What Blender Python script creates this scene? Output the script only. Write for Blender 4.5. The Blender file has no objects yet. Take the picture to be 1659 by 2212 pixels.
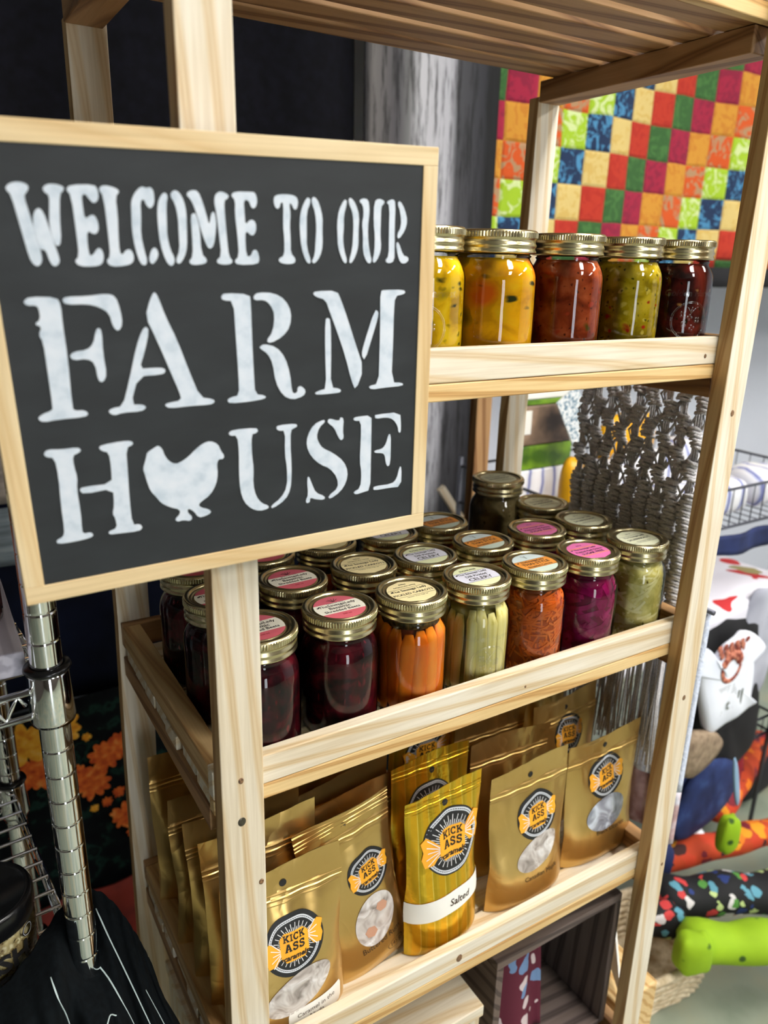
import bpy, math, random
from math import sin, cos, pi, floor
from mathutils import Vector, Matrix, Euler, noise
random.seed(7)
SC = bpy.context.scene
COL = SC.collection
# ------------------------------------------------------------------ camera
cam = bpy.data.cameras.new('camera'); camo = bpy.data.objects.new('camera', cam); COL.objects.link(camo)
camo.location = (-0.16595, -0.51559, 0.41264)
camo.rotation_euler = (1.25529, -0.021566, -0.548407)
cam.sensor_fit = 'VERTICAL'; cam.sensor_height = 36.0; cam.lens = 1637.34/2212*36.0
cam.clip_start = 0.02; cam.clip_end = 60
cam.dof.use_dof = True; cam.dof.focus_distance = 0.74; cam.dof.aperture_fstop = 5.2
SC.camera = camo
# ------------------------------------------------------------------ view, world
SC.view_settings.view_transform = 'Standard'; SC.view_settings.look = 'None'
SC.view_settings.gamma = 1.0; SC.view_settings.use_curve_mapping = False
SC.view_settings.exposure = -0.22
W = bpy.data.worlds.new('world'); SC.world = W; W.use_nodes = True
W.node_tree.nodes['Background'].inputs[0].default_value = (0.75, 0.85, 1, 1)
W.node_tree.nodes['Background'].inputs[1].default_value = 0.5
CEIL_LIGHT = 40.0     # emission of the ceiling panels
DOOR_LIGHT = 13.0      # daylight seen through the shop's narrow front window behind the camera

# ------------------------------------------------------------------ materials
def nt(name):
    m = bpy.data.materials.new(name); m.use_nodes = True
    t = m.node_tree; b = t.nodes['Principled BSDF']
    return m, t, b
def lin(c):
    return tuple((x/12.92 if x <= .04045 else ((x+.055)/1.055)**2.4) for x in c)
def rgb(*c):
    return (*lin([x/255 for x in c]), 1)
def N(t, typ, **kw):
    n = t.nodes.new(typ)
    for k, val in kw.items():
        if k in n.inputs: n.inputs[k].default_value = val
        else: setattr(n, k, val)
    return n
def ramp(t, stops, interp='LINEAR'):
    n = t.nodes.new('ShaderNodeValToRGB'); n.color_ramp.interpolation = interp
    e = n.color_ramp.elements
    while len(e) < len(stops): e.new(0.5)
    for i, (p, c) in enumerate(stops): e[i].position = p; e[i].color = c
    return n
def bump(t, b, src, strength, dist=.001):
    n = N(t, 'ShaderNodeBump', Strength=strength, Distance=dist)
    t.links.new(src, n.inputs['Height']); t.links.new(n.outputs[0], b.inputs['Normal'])
    return n
def plain(name, c, rough=.6, metal=0, spec=.5, **kw):
    m, t, b = nt(name)
    b.inputs['Base Color'].default_value = c; b.inputs['Roughness'].default_value = rough
    b.inputs['Metallic'].default_value = metal; b.inputs['Specular IOR Level'].default_value = spec
    for k, v_ in kw.items(): b.inputs[k.replace('_', ' ')].default_value = v_
    return m
def objco(t, scale=(1, 1, 1), rnd=True):
    tc = N(t, 'ShaderNodeTexCoord'); mp = N(t, 'ShaderNodeMapping'); mp.inputs['Scale'].default_value = scale
    t.links.new(tc.outputs['Object'], mp.inputs['Vector'])
    if rnd:
        oi = N(t, 'ShaderNodeObjectInfo'); mu = N(t, 'ShaderNodeVectorMath', operation='SCALE')
        cx = N(t, 'ShaderNodeCombineXYZ')
        for i in range(3): t.links.new(oi.outputs['Random'], cx.inputs[i])
        mu.inputs['Scale'].default_value = 37.0
        t.links.new(cx.outputs[0], mu.inputs[0]); t.links.new(mu.outputs[0], mp.inputs['Location'])
    return mp.outputs[0]
def wood(name, axis, light, mid, dark, rough=.55, ring=1.0):
    """pine: growth-ring lines running along `axis`"""
    m, t, b = nt(name)
    long_ = 2.2; sc = [26*ring]*3; sc['XYZ'.index(axis)] = long_
    co = objco(t, tuple(sc))
    wv = N(t, 'ShaderNodeTexWave', wave_type='BANDS', bands_direction='DIAGONAL')
    wv.inputs['Scale'].default_value = 1.0; wv.inputs['Distortion'].default_value = 7.0
    wv.inputs['Detail'].default_value = 2.0; wv.inputs['Detail Scale'].default_value = .55
    t.links.new(co, wv.inputs['Vector'])
    sft = tuple(m_*.5+d_*.5 for m_, d_ in zip(mid, dark)); r = ramp(t, [(0, light), (.55, light), (.84, mid), (.95, sft), (1, mid)])
    t.links.new(wv.outputs['Fac'], r.inputs['Fac'])
    sc2 = [300]*3; sc2['XYZ'.index(axis)] = 9
    co2 = objco(t, tuple(sc2))
    ns = N(t, 'ShaderNodeTexNoise', Scale=1.0, Detail=3.0); t.links.new(co2, ns.inputs['Vector'])
    nb = N(t, 'ShaderNodeTexNoise', Scale=7.0, Detail=2.0); t.links.new(objco(t), nb.inputs['Vector'])
    mx = N(t, 'ShaderNodeMix', data_type='RGBA', blend_type='MULTIPLY'); mx.inputs['Factor'].default_value = .55
    r2 = ramp(t, [(.25, (.72, .66, .55, 1)), (.6, (1, 1, 1, 1))]); t.links.new(ns.outputs['Fac'], r2.inputs['Fac'])
    t.links.new(r.outputs[0], mx.inputs['A']); t.links.new(r2.outputs[0], mx.inputs['B'])
    mx2 = N(t, 'ShaderNodeMix', data_type='RGBA', blend_type='MULTIPLY'); mx2.inputs['Factor'].default_value = .6
    r3 = ramp(t, [(.3, (.86, .76, .6, 1)), (.65, (1, 1, 1, 1))]); t.links.new(nb.outputs['Fac'], r3.inputs['Fac'])
    t.links.new(mx.outputs['Result'], mx2.inputs['A']); t.links.new(r3.outputs[0], mx2.inputs['B'])
    t.links.new(mx2.outputs['Result'], b.inputs['Base Color'])
    b.inputs['Roughness'].default_value = rough
    bump(t, b, ns.outputs['Fac'], .35, .0006)
    return m
PL, PM, PD = rgb(230, 221, 203), rgb(222, 204, 172), rgb(204, 174, 134)
GL, GM, GD = rgb(226, 196, 142), rgb(206, 166, 106), rgb(168, 124, 74)
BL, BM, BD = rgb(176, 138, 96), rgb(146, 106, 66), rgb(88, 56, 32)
MAT = {}
for ax in 'XYZ':
    MAT['pine'+ax] = wood('pale_pine_'+ax, ax, PL, PM, PD)
    MAT['gold'+ax] = wood('golden_pine_'+ax, ax, GL, GM, GD, ring=1.3)
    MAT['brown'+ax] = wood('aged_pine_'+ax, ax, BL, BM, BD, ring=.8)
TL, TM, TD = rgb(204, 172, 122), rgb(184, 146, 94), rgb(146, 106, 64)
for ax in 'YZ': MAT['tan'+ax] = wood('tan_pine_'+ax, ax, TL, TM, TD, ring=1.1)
MAT['frame'] = wood('sign_frame_birch', 'X', rgb(236, 212, 168), rgb(232, 204, 156), rgb(220, 184, 130), ring=.6)
MAT['frameZ'] = wood('sign_frame_birch_z', 'Y', rgb(236, 212, 168), rgb(232, 204, 156), rgb(220, 184, 130), ring=.6)

def noisy(name, stops, scale=20, detail=4, rough=.6, bmp=0, dist=.001, co_scale=(1, 1, 1), distortion=0, rnd=True, interp='LINEAR', metal=0, **kw):
    m, t, b = nt(name); co = objco(t, co_scale, rnd)
    n = N(t, 'ShaderNodeTexNoise', Scale=scale, Detail=detail, Distortion=distortion); t.links.new(co, n.inputs['Vector'])
    r = ramp(t, stops, interp); t.links.new(n.outputs['Fac'], r.inputs['Fac']); t.links.new(r.outputs[0], b.inputs['Base Color'])
    b.inputs['Roughness'].default_value = rough; b.inputs['Metallic'].default_value = metal
    for k, v_ in kw.items(): b.inputs[k.replace('_', ' ')].default_value = v_
    if bmp: bump(t, b, n.outputs['Fac'], bmp, dist)
    return m
def flecks(name, base, specs, rough=.45, bs=(1, 1, 1)):
    """base noise stops plus voronoi flecks [(scale, threshold, colour, zsquash)]"""
    m, t, b = nt(name); co = objco(t, bs)
    n = N(t, 'ShaderNodeTexNoise', Scale=45.0, Detail=5.0, Distortion=.6); t.links.new(co, n.inputs['Vector'])
    r = ramp(t, [(.5+(p_-.5)*.62, c_) for p_, c_ in base]); t.links.new(n.outputs['Fac'], r.inputs['Fac']); cur = r.outputs[0]
    for (s, th, c, zs) in specs:
        co2 = objco(t, (1, 1, zs)); mp = N(t, 'ShaderNodeVectorMath', operation='ADD'); mp.inputs[1].default_value = (s*.37, s*.11, s*.05)
        dn = N(t, 'ShaderNodeTexNoise', Scale=s*.8, Detail=2.0); t.links.new(co2, dn.inputs['Vector'])
        ds = N(t, 'ShaderNodeVectorMath', operation='SCALE'); ds.inputs['Scale'].default_value = 1.1/s
        t.links.new(dn.outputs['Color'], ds.inputs[0]); t.links.new(co2, mp.inputs[0])
        ad = N(t, 'ShaderNodeVectorMath', operation='ADD'); t.links.new(mp.outputs[0], ad.inputs[0]); t.links.new(ds.outputs[0], ad.inputs[1])
        v = N(t, 'ShaderNodeTexVoronoi', Scale=s); t.links.new(ad.outputs[0], v.inputs['Vector'])
        # only some of the cells carry a fleck
        sp = N(t, 'ShaderNodeSeparateColor'); t.links.new(v.outputs['Color'], sp.inputs[0])
        g = N(t, 'ShaderNodeMath', operation='GREATER_THAN'); g.inputs[1].default_value = .52; t.links.new(sp.outputs[0], g.inputs[0])
        l = N(t, 'ShaderNodeMapRange'); l.inputs['From Min'].default_value = th; l.inputs['From Max'].default_value = th*.45
        t.links.new(v.outputs['Distance'], l.inputs['Value'])
        mu = N(t, 'ShaderNodeMath', operation='MULTIPLY'); t.links.new(g.outputs[0], mu.inputs[0]); t.links.new(l.outputs[0], mu.inputs[1])
        mx = N(t, 'ShaderNodeMix', data_type='RGBA'); t.links.new(mu.outputs[0], mx.inputs['Factor'])
        t.links.new(cur, mx.inputs['A']); mx.inputs['B'].default_value = c; cur = mx.outputs['Result']
    t.links.new(cur, b.inputs['Base Color']); b.inputs['Roughness'].default_value = rough
    bump(t, b, n.outputs['Fac'], .3, .001)
    return m
def glass(name, tint=(1, 1, 1, 1)):
    m = bpy.data.materials.new(name); m.use_nodes = True; t = m.node_tree; t.nodes.clear()
    o = N(t, 'ShaderNodeOutputMaterial'); mx = N(t, 'ShaderNodeMixShader'); f = N(t, 'ShaderNodeFresnel', IOR=1.5)
    tr = N(t, 'ShaderNodeBsdfTransparent'); tr.inputs[0].default_value = tint
    g = N(t, 'ShaderNodeBsdfGlossy'); g.inputs['Roughness'].default_value = .02
    n = N(t, 'ShaderNodeTexNoise', Scale=55.0, Detail=1.0); co = objco(t, (1, 1, .35)); t.links.new(co, n.inputs['Vector'])
    bp = N(t, 'ShaderNodeBump', Strength=.32, Distance=.0008); t.links.new(n.outputs['Fac'], bp.inputs['Height'])
    t.links.new(bp.outputs[0], g.inputs['Normal']); t.links.new(bp.outputs[0], f.inputs['Normal'])
    ml = N(t, 'ShaderNodeMath', operation='MULTIPLY_ADD'); ml.inputs[1].default_value = 1.0; ml.inputs[2].default_value = 0.0
    t.links.new(f.outputs[0], ml.inputs[0]); t.links.new(ml.outputs[0], mx.inputs[0]); t.links.new(tr.outputs[0], mx.inputs[1]); t.links.new(g.outputs[0], mx.inputs[2])
    t.links.new(mx.outputs[0], o.inputs[0])
    return m
MAT['glass'] = glass('jar_glass', (.97, .98, .97, 1))
m = bpy.data.materials.new('raised_glass'); m.use_nodes = True; t = m.node_tree; t.nodes.clear(); q_ = N(t, 'ShaderNodeMixShader'); q_.inputs[0].default_value = .13
g_ = N(t, 'ShaderNodeBsdfGlossy'); g_.inputs['Roughness'].default_value = .12; t.links.new(N(t, 'ShaderNodeBsdfTransparent').outputs[0], q_.inputs[1]); t.links.new(g_.outputs[0], q_.inputs[2]); t.links.new(q_.outputs[0], N(t, 'ShaderNodeOutputMaterial').inputs[0]); MAT['raised'] = m
MAT['gold_lid'] = plain('gold_lid_metal', rgb(204, 192, 152), .27, 1)
MAT['gold_disc'] = plain('gold_disc_metal', rgb(176, 164, 126), .30, 1)
MAT['chrome'] = plain('chrome', (.86, .87, .88, 1), .06, 1)
MAT['chrome_rough'] = plain('zinc_wire', (.75, .75, .77, 1), .25, 1)
MAT['black'] = plain('black_ink', rgb(22, 20, 20), .55)
MAT['white'] = plain('white_print', rgb(236, 236, 236), .5)
MAT['blackplastic'] = plain('black_plastic', rgb(14, 14, 16), .25)
MAT['graywire'] = plain('grey_wire', rgb(92, 94, 104), .4, .6)

# ------------------------------------------------------------------ mesh builder
class MB:
    def __init__(s): s.v = []; s.f = []; s.mi = []; s.sm = []
    def add(s, vs, fs, mi=0, smooth=False):
        o = len(s.v); s.v += [tuple(p) for p in vs]
        for f in fs: s.f.append(tuple(o+i for i in f)); s.mi.append(mi); s.sm.append(smooth)
    def box(s, a, b, mi=0, M=None):
        (x0, y0, z0), (x1, y1, z1) = a, b
        vs = [(x0, y0, z0), (x1, y0, z0), (x1, y1, z0), (x0, y1, z0), (x0, y0, z1), (x1, y0, z1), (x1, y1, z1), (x0, y1, z1)]
        if M is not None: vs = [M @ Vector(p) for p in vs]
        s.add(vs, [(0, 3, 2, 1), (4, 5, 6, 7), (0, 1, 5, 4), (1, 2, 6, 5), (2, 3, 7, 6), (3, 0, 4, 7)], mi)
    def loft(s, rings, mi=0, smooth=False, caps=True, close=True):
        n = len(rings[0]); vs = [p for r in rings for p in r]; fs = []
        for i in range(len(rings)-1):
            for j in range(n if close else n-1):
                k = (j+1) % n; fs.append((i*n+j, i*n+k, (i+1)*n+k, (i+1)*n+j))
        if caps and close: fs += [tuple(reversed(range(n))), tuple((len(rings)-1)*n+j for j in range(n))]
        s.add(vs, fs, mi, smooth)
    def tube(s, pts, r, n=8, mi=0, smooth=True, flat=1.0, caps=True):
        pts = [Vector(p) for p in pts]; rings = []; up = Vector((.13, .21, 1)).normalized()
        for i, p in enumerate(pts):
            d = (pts[min(i+1, len(pts)-1)]-pts[max(i-1, 0)]).normalized()
            a = d.cross(up)
            if a.length < .05: a = d.cross(Vector((1, 0, 0)))
            a.normalize(); b = d.cross(a).normalized()
            rr = r[i] if isinstance(r, (list, tuple)) else r
            rings.append([p+a*rr*cos(2*pi*k/n)+b*rr*flat*sin(2*pi*k/n) for k in range(n)])
        s.loft(rings, mi, smooth, caps)
    def lathe(s, prof, n=48, c=(0, 0, 0), mi=0, smooth=True, mod=None, caps=False):
        rings = []
        for (r, z) in prof:
            ring = []
            for k in range(n):
                rr = r+(mod(k, r, z) if mod else 0); a = 2*pi*k/n
                ring.append((c[0]+rr*cos(a), c[1]+rr*sin(a), c[2]+z))
            rings.append(ring)
        s.loft(rings, mi, smooth, caps)
    def grid(s, fn, nu, nv, mi=0, smooth=True):
        vs = [fn(i/nu, j/nv) for j in range(nv+1) for i in range(nu+1)]
        fs = [(j*(nu+1)+i, j*(nu+1)+i+1, (j+1)*(nu+1)+i+1, (j+1)*(nu+1)+i) for j in range(nv) for i in range(nu)]
        s.add(vs, fs, mi, smooth)
    def ball(s, c, r, n=10, m=7, mi=0, sc=(1, 1, 1), M=None):
        rings = []
        for j in range(1, m):
            a = pi*j/m
            rings.append([Vector((r*sc[0]*sin(a)*cos(2*pi*k/n), r*sc[1]*sin(a)*sin(2*pi*k/n), -r*sc[2]*cos(a))) for k in range(n)])
        if M is not None: rings = [[M @ p for p in q] for q in rings]
        s.loft([[Vector(c)+p for p in q] for q in rings], mi, True)
    def build(s, name, mats, parent=None, bevel=0, loc=(0, 0, 0), subsurf=0, solid=0):
        me = bpy.data.meshes.new(name); me.from_pydata(s.v, [], s.f); me.validate()
        ms = mats if isinstance(mats, (list, tuple)) else [mats]
        for m in ms: me.materials.append(MAT[m] if isinstance(m, str) else m)
        if len(me.polygons) == len(s.mi):
            me.polygons.foreach_set('material_index', s.mi); me.polygons.foreach_set('use_smooth', s.sm)
        me.update()
        o = bpy.data.objects.new(name, me); COL.objects.link(o); o.location = loc
        if parent: o.parent = parent
        if solid: md = o.modifiers.new('solid', 'SOLIDIFY'); md.thickness = solid; md.offset = 0
        if bevel: md = o.modifiers.new('bevel', 'BEVEL'); md.width = bevel; md.segments = 2; md.limit_method = 'ANGLE'
        if subsurf: md = o.modifiers.new('sub', 'SUBSURF'); md.levels = subsurf; md.render_levels = subsurf
        return o
def thing(name, label, cat, loc=(0, 0, 0), rot=(0, 0, 0), group=None):
    o = bpy.data.objects.new(name, None); COL.objects.link(o); o.empty_display_size = .02
    o.location = loc; o.rotation_euler = rot; o['label'] = label; o['category'] = cat
    if group: o['group'] = group
    return o
def tag(o, label, cat, group=None):
    o['label'] = label; o['category'] = cat
    if group: o['group'] = group
    return o
def struct(o): o['kind'] = 'structure'; return o
def copy_tree(o, parent=None):
    c = o.copy(); COL.objects.link(c); c.parent = parent
    for ch in list(o.children): copy_tree(ch, c)
    return c
# text as flat polygons
_tc = {}
def text_poly(txt, size=1.0, align='CENTER', bold=0.0, shear=0.0, space=1.0):
    key = (txt, size, align, bold, shear, space)
    if key in _tc: return _tc[key]
    cu = bpy.data.curves.new('t', 'FONT'); cu.body = txt; cu.size = size; cu.align_x = align; cu.align_y = 'CENTER'
    cu.offset = bold; cu.shear = shear; cu.space_character = space; cu.resolution_u = 2; cu.fill_mode = 'FRONT'
    o = bpy.data.objects.new('t', cu); COL.objects.link(o)
    dg = bpy.context.evaluated_depsgraph_get(); me = bpy.data.meshes.new_from_object(o.evaluated_get(dg))
    vs = [tuple(q.co) for q in me.vertices]; fs = [tuple(p.vertices) for p in me.polygons]
    bpy.data.objects.remove(o); bpy.data.curves.remove(cu); bpy.data.meshes.remove(me)
    _tc[key] = (vs, fs); return vs, fs
def chaikin(p, it=1):
    for _ in range(it):
        q = []
        for i in range(len(p)):
            a, b = p[i], p[(i+1) % len(p)]
            q += [(a[0]*.75+b[0]*.25, a[1]*.75+b[1]*.25), (a[0]*.25+b[0]*.75, a[1]*.25+b[1]*.75)]
        p = q
    return p
def stroke(pts, w):
    """flat ribbon of width w along pts -> (verts2d, faces)"""
    L = []; R_ = []
    for i, p in enumerate(pts):
        a = pts[max(i-1, 0)]; b = pts[min(i+1, len(pts)-1)]; dx, dy = b[0]-a[0], b[1]-a[1]; l = math.hypot(dx, dy) or 1
        nx, ny = -dy/l*w/2, dx/l*w/2; L.append((p[0]+nx, p[1]+ny)); R_.append((p[0]-nx, p[1]-ny))
    n = len(pts); return L+R_, [(i+n, i+1+n, i+1, i) for i in range(n-1)]

# ================================================================== SETTING
m, t, b = nt('painted_wall'); co = objco(t)
n = N(t, 'ShaderNodeTexNoise', Scale=160.0, Detail=2.0); t.links.new(co, n.inputs['Vector']); bump(t, b, n.outputs['Fac'], .5, .003)
b.inputs['Base Color'].default_value = rgb(208, 212, 224); b.inputs['Roughness'].default_value = .8; MAT['wall'] = m
MAT['floor'] = noisy('sealed_concrete', [(.3, rgb(112, 124, 108)), (.5, rgb(142, 150, 134)), (.7, rgb(160, 154, 126))], 5, 5, .45)
MAT['ceil'] = plain('ceiling_tile', rgb(176, 174, 168), .9)
MAT['darkwall'] = plain('dark_shop_wall', rgb(74, 66, 60), .8)  # for the unseen left and front walls, coloured dark to cut bounce light
def slab(name, a, b_, mat): o = MB(); o.box(a, b_); return struct(o.build(name, mat))
X0, X1, Y0, Y1, ZF, ZC = -2.6, 4.2, -3.8, 1.35, -1.0, 1.75
slab('floor', (X0, Y0, ZF-.1), (X1, Y1, ZF), 'floor')
slab('ceiling', (X0, Y0, ZC), (X1, Y1, ZC+.1), 'ceil')
slab('wall_back', (X0, Y1, ZF), (X1, Y1+.1, ZC), 'wall')
slab('wall_left', (X0-.1, Y0, ZF), (X0, Y1, ZC), 'darkwall')
slab('wall_right', (X1, Y0, ZF), (X1+.1, Y1, ZC), 'wall')
o = MB(); DX0, DX1 = -.50, .10
o.box((X0, Y0-.1, ZF), (DX0, Y0, ZC)); o.box((DX1, Y0-.1, ZF), (X1, Y0, ZC)); o.box((DX0, Y0-.1, 1.15), (DX1, Y0, ZC))
struct(o.build('wall_front', 'darkwall'))
def emit(name, c, s):
    m = bpy.data.materials.new(name); m.use_nodes = True; t = m.node_tree; t.nodes.clear()
    o = N(t, 'ShaderNodeOutputMaterial'); e = N(t, 'ShaderNodeEmission', Strength=s); e.inputs[0].default_value = c
    t.links.new(e.outputs[0], o.inputs[0]); return m
MAT['daylight'] = emit('daylit_door_glass', (.9, .95, 1, 1), DOOR_LIGHT)
MAT['diffuser'] = emit('ceiling_diffuser', (1, .97, .92, 1), CEIL_LIGHT)
MAT['doorframe'] = plain('door_frame', rgb(60, 62, 66), .4, .5)
o = MB(); o.box((DX0, Y0-.06, ZF), (DX0+.05, Y0+.01, 1.15)); o.box((DX1-.05, Y0-.06, ZF), (DX1, Y0+.01, 1.15)); o.box((DX0, Y0-.06, 1.1), (DX1, Y0+.01, 1.15))
d = struct(o.build('window_1', 'doorframe'))
o = MB(); o.box((DX0+.05, Y0-.04, ZF), (DX1-.05, Y0-.03, 1.1)); o.build('window_glass', 'daylight', d)
for ix, x in enumerate((.85, 2.6)):
    for iy, y in enumerate((-2.4, -.75)):
        c = thing('ceiling_light', 'recessed white ceiling light panel overhead', 'ceiling light', (x, y, ZC), group='ceiling light panels')
        o = MB(); o.box((-.21, -.63, -.03), (-.18, .63, 0)); o.box((.18, -.63, -.03), (.21, .63, 0)); o.box((-.18, -.63, -.03), (.18, -.6, 0)); o.box((-.18, .6, -.03), (.18, .63, 0))
        o.build('light_frame', 'ceil', c)
        o = MB(); o.box((-.18, -.6, -.025), (.18, .6, -.015)); o.build('diffuser', 'diffuser', c)
# ================================================================== SHELF UNIT
PW, PT, SW, SD = .038, .0187, .592, .3423      # post width, board thickness, inner width to right post, depth to back posts
TF, TR = .0129, .020                            # front rail thickness, side rail thickness
shelf = thing('display_shelf', 'tall slatted pine shelving rack holding jars and caramel pouches', 'shelf', (0, 0, ZF))
SZ = -ZF
def sb(name, a, b, mat, bev=.0012, mi=0, par=None):
    o = MB(); o.box((a[0], a[1], a[2]+SZ), (b[0], b[1], b[2]+SZ)); return o.build(name, mat, par or shelf, bev)
def post(pts, y0, y1, mats='pineZ'):
    """pts: [(z, xleft)] bottom to top - the boards are slightly bowed"""
    o = MB(); o.loft([[(x, y0, z+SZ), (x+PW, y0, z+SZ), (x+PW, y1, z+SZ), (x, y1, z+SZ)] for z, x in pts])
    o.mi = [1 if i % 4 == 3 and i < 4*(len(pts)-1) else 0 for i in range(len(o.mi))]  # left faces tan: browner timber edge plus side shade put into the colour
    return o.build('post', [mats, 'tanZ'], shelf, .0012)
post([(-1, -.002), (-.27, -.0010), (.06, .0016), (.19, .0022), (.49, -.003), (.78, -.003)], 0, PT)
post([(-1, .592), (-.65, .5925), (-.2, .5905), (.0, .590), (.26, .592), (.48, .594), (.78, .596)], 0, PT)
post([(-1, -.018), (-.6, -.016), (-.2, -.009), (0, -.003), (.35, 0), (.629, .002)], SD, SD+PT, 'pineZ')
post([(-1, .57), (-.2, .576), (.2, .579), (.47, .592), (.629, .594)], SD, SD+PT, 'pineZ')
RW = SW+PW
def tray(zt, hb_=.026, gw=TR, top=False):
    sb('front_rail', (0, PT, zt-.0295), (RW-.038*0, PT+TF, zt), 'pineX')
    sb('trim_strip', (0, PT, zt-.0456), (RW, PT+TF*.95, zt-.0300), 'goldX')
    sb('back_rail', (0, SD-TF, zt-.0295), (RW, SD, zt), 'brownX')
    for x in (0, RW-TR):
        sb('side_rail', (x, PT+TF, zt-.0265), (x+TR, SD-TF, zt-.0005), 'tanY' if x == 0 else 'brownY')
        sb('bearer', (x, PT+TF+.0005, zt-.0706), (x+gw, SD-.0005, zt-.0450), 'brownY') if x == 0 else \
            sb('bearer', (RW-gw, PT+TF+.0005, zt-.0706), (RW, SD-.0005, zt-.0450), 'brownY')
    smat = 'brownX' if top else 'pineX'; y = PT+TF+.001; random.seed(int(zt*1000)+5)  # top tray slats browner: shade of their undersides put into the colour
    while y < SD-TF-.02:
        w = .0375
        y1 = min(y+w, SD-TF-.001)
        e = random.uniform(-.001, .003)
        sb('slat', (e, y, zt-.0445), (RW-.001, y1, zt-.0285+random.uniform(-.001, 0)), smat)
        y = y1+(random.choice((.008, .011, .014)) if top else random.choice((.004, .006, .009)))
tray(0.0); tray(-.3505); tray(.3455); tray(-.70)
# top tray: seen from below
zt = .6925
tray(zt, gw=.036, top=True)
# knots, screw and nail marks
def knot(x, z, y=-.0004, r=.0022, mat='knot'):
    o = MB(); o.lathe([(.0001, 0), (r*.6, .0002), (r, 0), (r*1.1, -.0004)], 14, (0, 0, 0)); k = o.build('knot', mat, shelf); k.location = (x, y, z+SZ); k.rotation_euler = (pi/2, 0, 0); k.scale = (1, 1.25, 1)
MAT['knot'] = noisy('knot', [(.35, rgb(70, 48, 34)), (.6, rgb(150, 112, 76))], 600, 2, .5)
MAT['screw'] = plain('steel_screw', rgb(90, 84, 74), .35, .8)
for x, z in ((.0185, -.003), (.0335, -.116)): knot(x, z)
knot(.0178, -.0445, r=.0033, mat='screw')
knot(.6125, .262, r=.0028); knot(.610, -.1035, r=.0028); knot(.6225, -.372, r=.002)
knot(.285, -.368, PT-.0004, .004); knot(.575, .325, PT-.0004, .0018); knot(.352, -.021, PT-.0004, .0012)

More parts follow.
